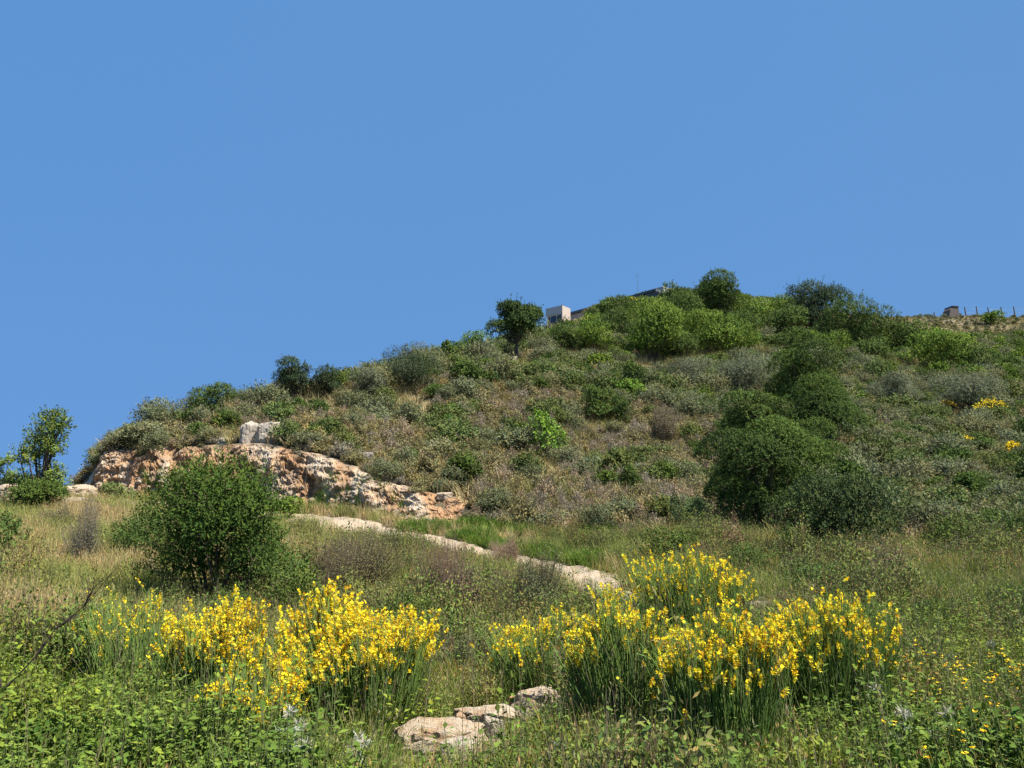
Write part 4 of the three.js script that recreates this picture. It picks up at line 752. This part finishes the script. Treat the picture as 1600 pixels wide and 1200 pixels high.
const onRock = (x, z) => rocksAt.some(([a, b]) => (a - x) ** 2 + (b - z) ** 2 < 0.2);
const inFrontOfRock = (x, z) => rocksAt.some(([a, b]) => Math.abs(a * z / b - x) < 0.42 && z > b && z < b + 1.3);
const green = (x, z) => 0.5 + 1.1 * fbm(x * 0.3, 12, z * 0.3);
// far straw grass over the slope
mass('dry_grass', 'dry straw grass between the shrubs of the hillside', [1, 2, 3].map((i) => tuft(i + 500, { n: 26, h: 0.5, w: 0.62, blade: 0.034, cols: straw, droop: 0.8, seg: 2 })), mLeaf,
  strew(501, 90000, [-75, 115, -160, -23], (x, z, d, r) => { const p = pastFoot(x, z); if (p < (x < cutEnd + 1 ? 1.0 : -0.5) || (r() > 0.35 + 20 / d && !(x > 48 && d > 120)) || trackGap(x, z) < 0.2 || !seen(x, z, 0.5)) return null; const g = green(x, z); return { s: (0.55 + 0.6 * r()) * (d > 118 ? 0.8 : 1 + d / 100), rgb: g > 0.62 ? [0.62, 0.78, 0.5] : g > 0.5 ? [0.82, 0.86, 0.7] : [1, 1, 1] }; }));
// straw slope on the left and round the track
mass('straw_grass', 'straw-coloured grass on the bank below the track', [1, 2, 3].map((i) => tuft(i + 520, { n: 26, h: 0.5, w: 0.42, blade: 0.011, cols: straw, droop: 0.4, heads: 0.3 })), mLeaf,
  strew(521, 60000, [-30, 26, -38, -11], (x, z, d, r) => { const p = pastFoot(x, z), left = x < -4.5 - (16 - d) * 0.05; if (p > -0.5 || trackGap(x, z) < (r() < 0.09 ? -0.5 : 0.05)) return null; const k = left ? 0.7 : d > 17 ? 0.3 : 0.12; if (r() > k || !offStand(x, z, 0.5)) return null; return { s: 0.6 + 0.7 * r(), rgb: green(x, z) > 0.5 ? [0.66, 0.85, 0.5] : pick(r, [[1, 1, 1], [1, 0.92, 0.85], [0.9, 0.9, 0.8]]) }; }));
// bright grass along the foot of the cut
mass('verge_grass', 'lush bright-green grass between the track and the rock cut', [1, 2, 3].map((i) => tuft(i + 540, { n: 34, h: 0.48, w: 0.65, blade: 0.026, cols: vergeGreen, droop: 0.9 })), mLeaf,
  strew(541, 60000, [-22, 9, -40, -22], (x, z, d, r) => { const p = pastFoot(x, z), t = trackGap(x, z); if (t < 0.12 || p > 0.3 || p < -5 || noise.noise(x * 0.6, 4, z * 0.6) < 0.1 || x > 3.2 || (x < -9 && r() < 0.75)) return null; return z < trackSamples.reduce((b, q) => ((q.x - x) ** 2 + (q.z - z) ** 2 < b[0] ? [(q.x - x) ** 2 + (q.z - z) ** 2, q.z] : b), [1e9, 0])[1] || (x > 1.5 && x < 3.2) ? { s: 0.5 + 0.5 * r() } : null; }));
// meadow grass of the foreground
mass('meadow_grass', 'green meadow grass of the foreground', [1, 2, 3, 4].map((i) => tuft(i + 560, { n: 30, h: 0.5, w: 0.42, blade: 0.0075, cols: grassGreen, droop: 0.5, heads: 0.15, headCol: [0.36, 0.3, 0.16] })), mLeaf,
  strew(561, 60000, [-20, 22, -26, -3.2], (x, z, d, r) => { if (x < -4.5 && d > 12 && r() < 0.75) return null; if (pastFoot(x, z) > 0.5 || trackGap(x, z) < (r() < 0.05 ? -0.4 : 0.15) || onRock(x, z)) return null; if (r() > (d < 10 ? 0.85 : 0.55)) return null; const g = green(x, z); return { s: (inFrontOfRock(x, z) ? 0.25 : 0.55) + 0.55 * r() * (d > 10 ? 1.2 : 0.8), rgb: g > 0.5 ? [1, 1, 1] : pick(r, [[1.2, 1.0, 0.9], [0.85, 0.95, 1.1], [1.5, 1.1, 0.9]]) }; }));
// fine grey-green herbs in the middle ground
mass('field_herbs', 'fine grey-green herbs of the field in front of the slope', [1, 2, 3].map((i) => both(twiggy(i + 580, { w: 0.8, h: 0.8, stems: 64, per: 12, cols: [[0.115, 0.16, 0.034], [0.14, 0.18, 0.04], [0.18, 0.165, 0.06]], len: 0.05, wid: 0.019, thick: 0.003, up: 0.8, from: 0.25 }))), mLeaf,
  strew(581, 32000, [-18, 24, -27, -4.2], (x, z, d, r) => { if (x < -4.5 && d > 12 && r() < 0.8) return null; if (pastFoot(x, z) > 0.6 || trackGap(x, z) < 0.25 || !offStand(x, z, 0.6) || onRock(x, z) || inFrontOfRock(x, z) && d < 9 || d < 8.5 && x < -0.8 || r() > (d < 8.5 ? 0.2 : 0.33)) return null; const lush = clamp(0.75 + 1.5 * noise.noise(x * 0.45, 6, z * 0.45), 0.25, 1.5); if (lush < 0.4 && r() < 0.6) return null; return { s: lush * (0.5 + 0.6 * r()) * (inFrontOfRock(x, z) ? 0.5 : 1), rgb: pick(r, [[1, 1, 1], [0.85, 0.95, 0.85], [1.25, 1.05, 0.95], [1.1, 1.15, 0.9]]) }; }));
// small-leaved weeds close by
mass('leafy_weeds', 'lush small-leaved weeds along the bottom of the view', [1, 2, 3, 4].map((i) => weed(i + 600, { stems: 13, h: 0.62, w: 0.55, per: 22, len: 0.044, wid: 0.027, cols: [[0.11, 0.165, 0.024], [0.145, 0.195, 0.03], [0.085, 0.135, 0.02]] })), mLeaf,
  strew(601, 14000, [-9, 9, -12, -3], (x, z, d, r) => { const lush = x < -0.35 * d + 0.6 ? 0.7 : x > 0.22 * d ? 0.38 : 0.14; if (r() > lush * clamp(1.7 - d / 9, 0.15, 1) || onRock(x, z) || inFrontOfRock(x, z) || !offStand(x, z, 0.35)) return null; const g = green(x, z); return { s: (x < 0 ? 1.15 : 0.95) * (0.5 + 0.55 * r()) * clamp(0.95 + 1.1 * noise.noise(x * 0.9, 2, z * 0.9), 0.45, 1.45) * (d < 5 ? 0.85 : 1), rgb: g > 0.6 ? [1.3, 1.15, 0.8] : g > 0.4 ? [1, 1, 0.9] : [0.8, 0.85, 0.75] }; }));
// single shrubs standing in the field
{
  const r = rng(640), sets = [
    [1, 2, 3].map((i) => both(twiggy(i + 640, { w: 1, h: 0.85, stems: 260, per: 14, cols: [[0.13, 0.165, 0.045], [0.16, 0.19, 0.055]], len: 0.05, wid: 0.02, thick: 0.004, from: 0.3 }))),
    [1, 2, 3].map((i) => both(twiggy(i + 650, { w: 1, h: 0.8, stems: 260, per: 10, cols: dryCols, len: 0.045, wid: 0.014, thick: 0.004, bark: [0.22, 0.15, 0.11] }))),
    [1, 2, 3].map((i) => both(leafy(i + 660, { w: 1, h: 0.8, lumps: 9, lump: 0.36, sprigs: 620, per: 6, len: 0.05, wid: 0.026, cols: styles.mid.cols, loose: 0.3, up: 0.6 }))),
  ], names = [['field_shrub', 'fine-leaved green shrub in the field in front of the slope, one of several alike', 'green shrubs of the field'], ['dry_field_shrub', 'brown dry shrub in the field in front of the slope, one of several alike', 'dry shrubs of the field'], ['leafy_field_shrub', 'small dense leafy shrub in the field in front of the slope, one of several alike', 'leafy shrubs of the field']];
  for (let i = 0, n = 0; i < 900 && n < 95; i++) {
    const d = 10.5 + 13.5 * r(), x = (r() * 2 - 1) * 0.68 * d, z = -d, k = r() < 0.5 ? 0 : r() < 0.5 ? 1 : 2, s = (0.5 + 0.7 * r() * r()) * (d > 15 ? 1.6 : 1.0), m0 = [r() * 6, r()];
    if (x < -4 && r() < 0.7 || pastFoot(x, z) > -0.3 || trackGap(x, z) < 0.5 || !offStand(x, z, 1.2) || x < 3 && x > -5 && d > 20) continue;
    const m = part(names[k][0], sets[k][n % 3], tints[n % 4], scene); m.position.set(x, ground(x, z) - 0.03, z); m.rotation.y = m0[0]; m.scale.set(s, s * (0.8 + 0.4 * m0[1]), s); tag(m, names[k][1], 'shrub', names[k][2]); n++;
  }
}
// tall seed stalks standing over the weeds
{
  const stalk = (seed) => { const r = rng(seed), s = new Soup(), pts = bend(V(0, -0.05, 0), V((r() - 0.5) * 0.3, 1, (r() - 0.5) * 0.3), sphere(r).multiplyScalar(0.06), 5), c = pick(r, [[0.2, 0.17, 0.09], [0.3, 0.25, 0.14], [0.15, 0.18, 0.06]]); s.tube(pts, 0.0035, 0.0015, c, 3); for (let k = 0; k < 10; k++) { const p = pts[5].clone().lerp(pts[4], k * 0.09); s.leaf(p, V(r() - 0.5, 0.8, r() - 0.5).normalize(), sphere(r), 0.03, 0.008, vary(r, c)); } for (let k = 0; k < 3; k++) { const p = pts[1 + k], e = p.clone().add(V((r() - 0.5) * 0.2, 0.15, (r() - 0.5) * 0.2)); s.tube([p, e], 0.002, 0.001, c, 3); } return s.geometry(); };
  mass('seed_stalks', 'thin tall seed stalks standing over the foreground weeds', [1, 2, 3, 4, 5].map((i) => stalk(i + 670)), mStem, strew(671, 1300, [-8, 10, -14, -4], (x, z, d, r) => (inFrontOfRock(x, z) && r() < 0.7 ? null : { s: 0.5 + 0.5 * r() })));
}
// single flowering weeds on the right
{
  const shapes = [1, 2, 3].map((i) => weed(i + 620, { stems: 8, h: 0.75, w: 0.42, per: 22, len: 0.032, wid: 0.012, cols: [[0.11, 0.16, 0.04], [0.14, 0.18, 0.05]], flowers: 0.5, flowerCol: [0.88, 0.58, 0.02], flowerSize: 0.021 })), r = rng(621);
  let n = 0;
  for (let i = 0; i < 400 && n < 30; i++) { const d = 4.6 + 4.2 * r(), x = d * (0.42 + 0.26 * r()); const m = part('wildflower', shapes[i % 3], mLeaf, scene); m.position.set(x, ground(x, -d), -d); m.rotation.y = r() * 6; m.scale.setScalar(0.75 + 0.35 * r()); tag(m, 'leafy wildflower with small orange-yellow blooms in the right foreground', 'wildflower', 'orange-yellow wildflowers'); n++; }
}
// stones on the track and along the cut
{
  const shapes = [1, 2, 3].map((i) => boulder(i + 70, [1, 0.7, 0.9], 1, [0.62, 0.54, 0.42], 0.25));
  mass('gravel', 'loose pale stones on the dirt track', shapes, mStone, strew(701, 30000, [-26, 10, -40, -14], (x, z, d, r) => { const t = trackGap(x, z); return t < 0.15 && r() < 0.75 || (pastFoot(x, z) > -1.2 && pastFoot(x, z) < -0.1 && x < cutEnd && r() < 0.2) ? { s: 0.035 + 0.17 * r() ** 4 } : null; }));
}
scene.traverse((o) => { if (o.isMesh) o.castShadow = o.receiveShadow = true; });
renderer.render(scene, camera);
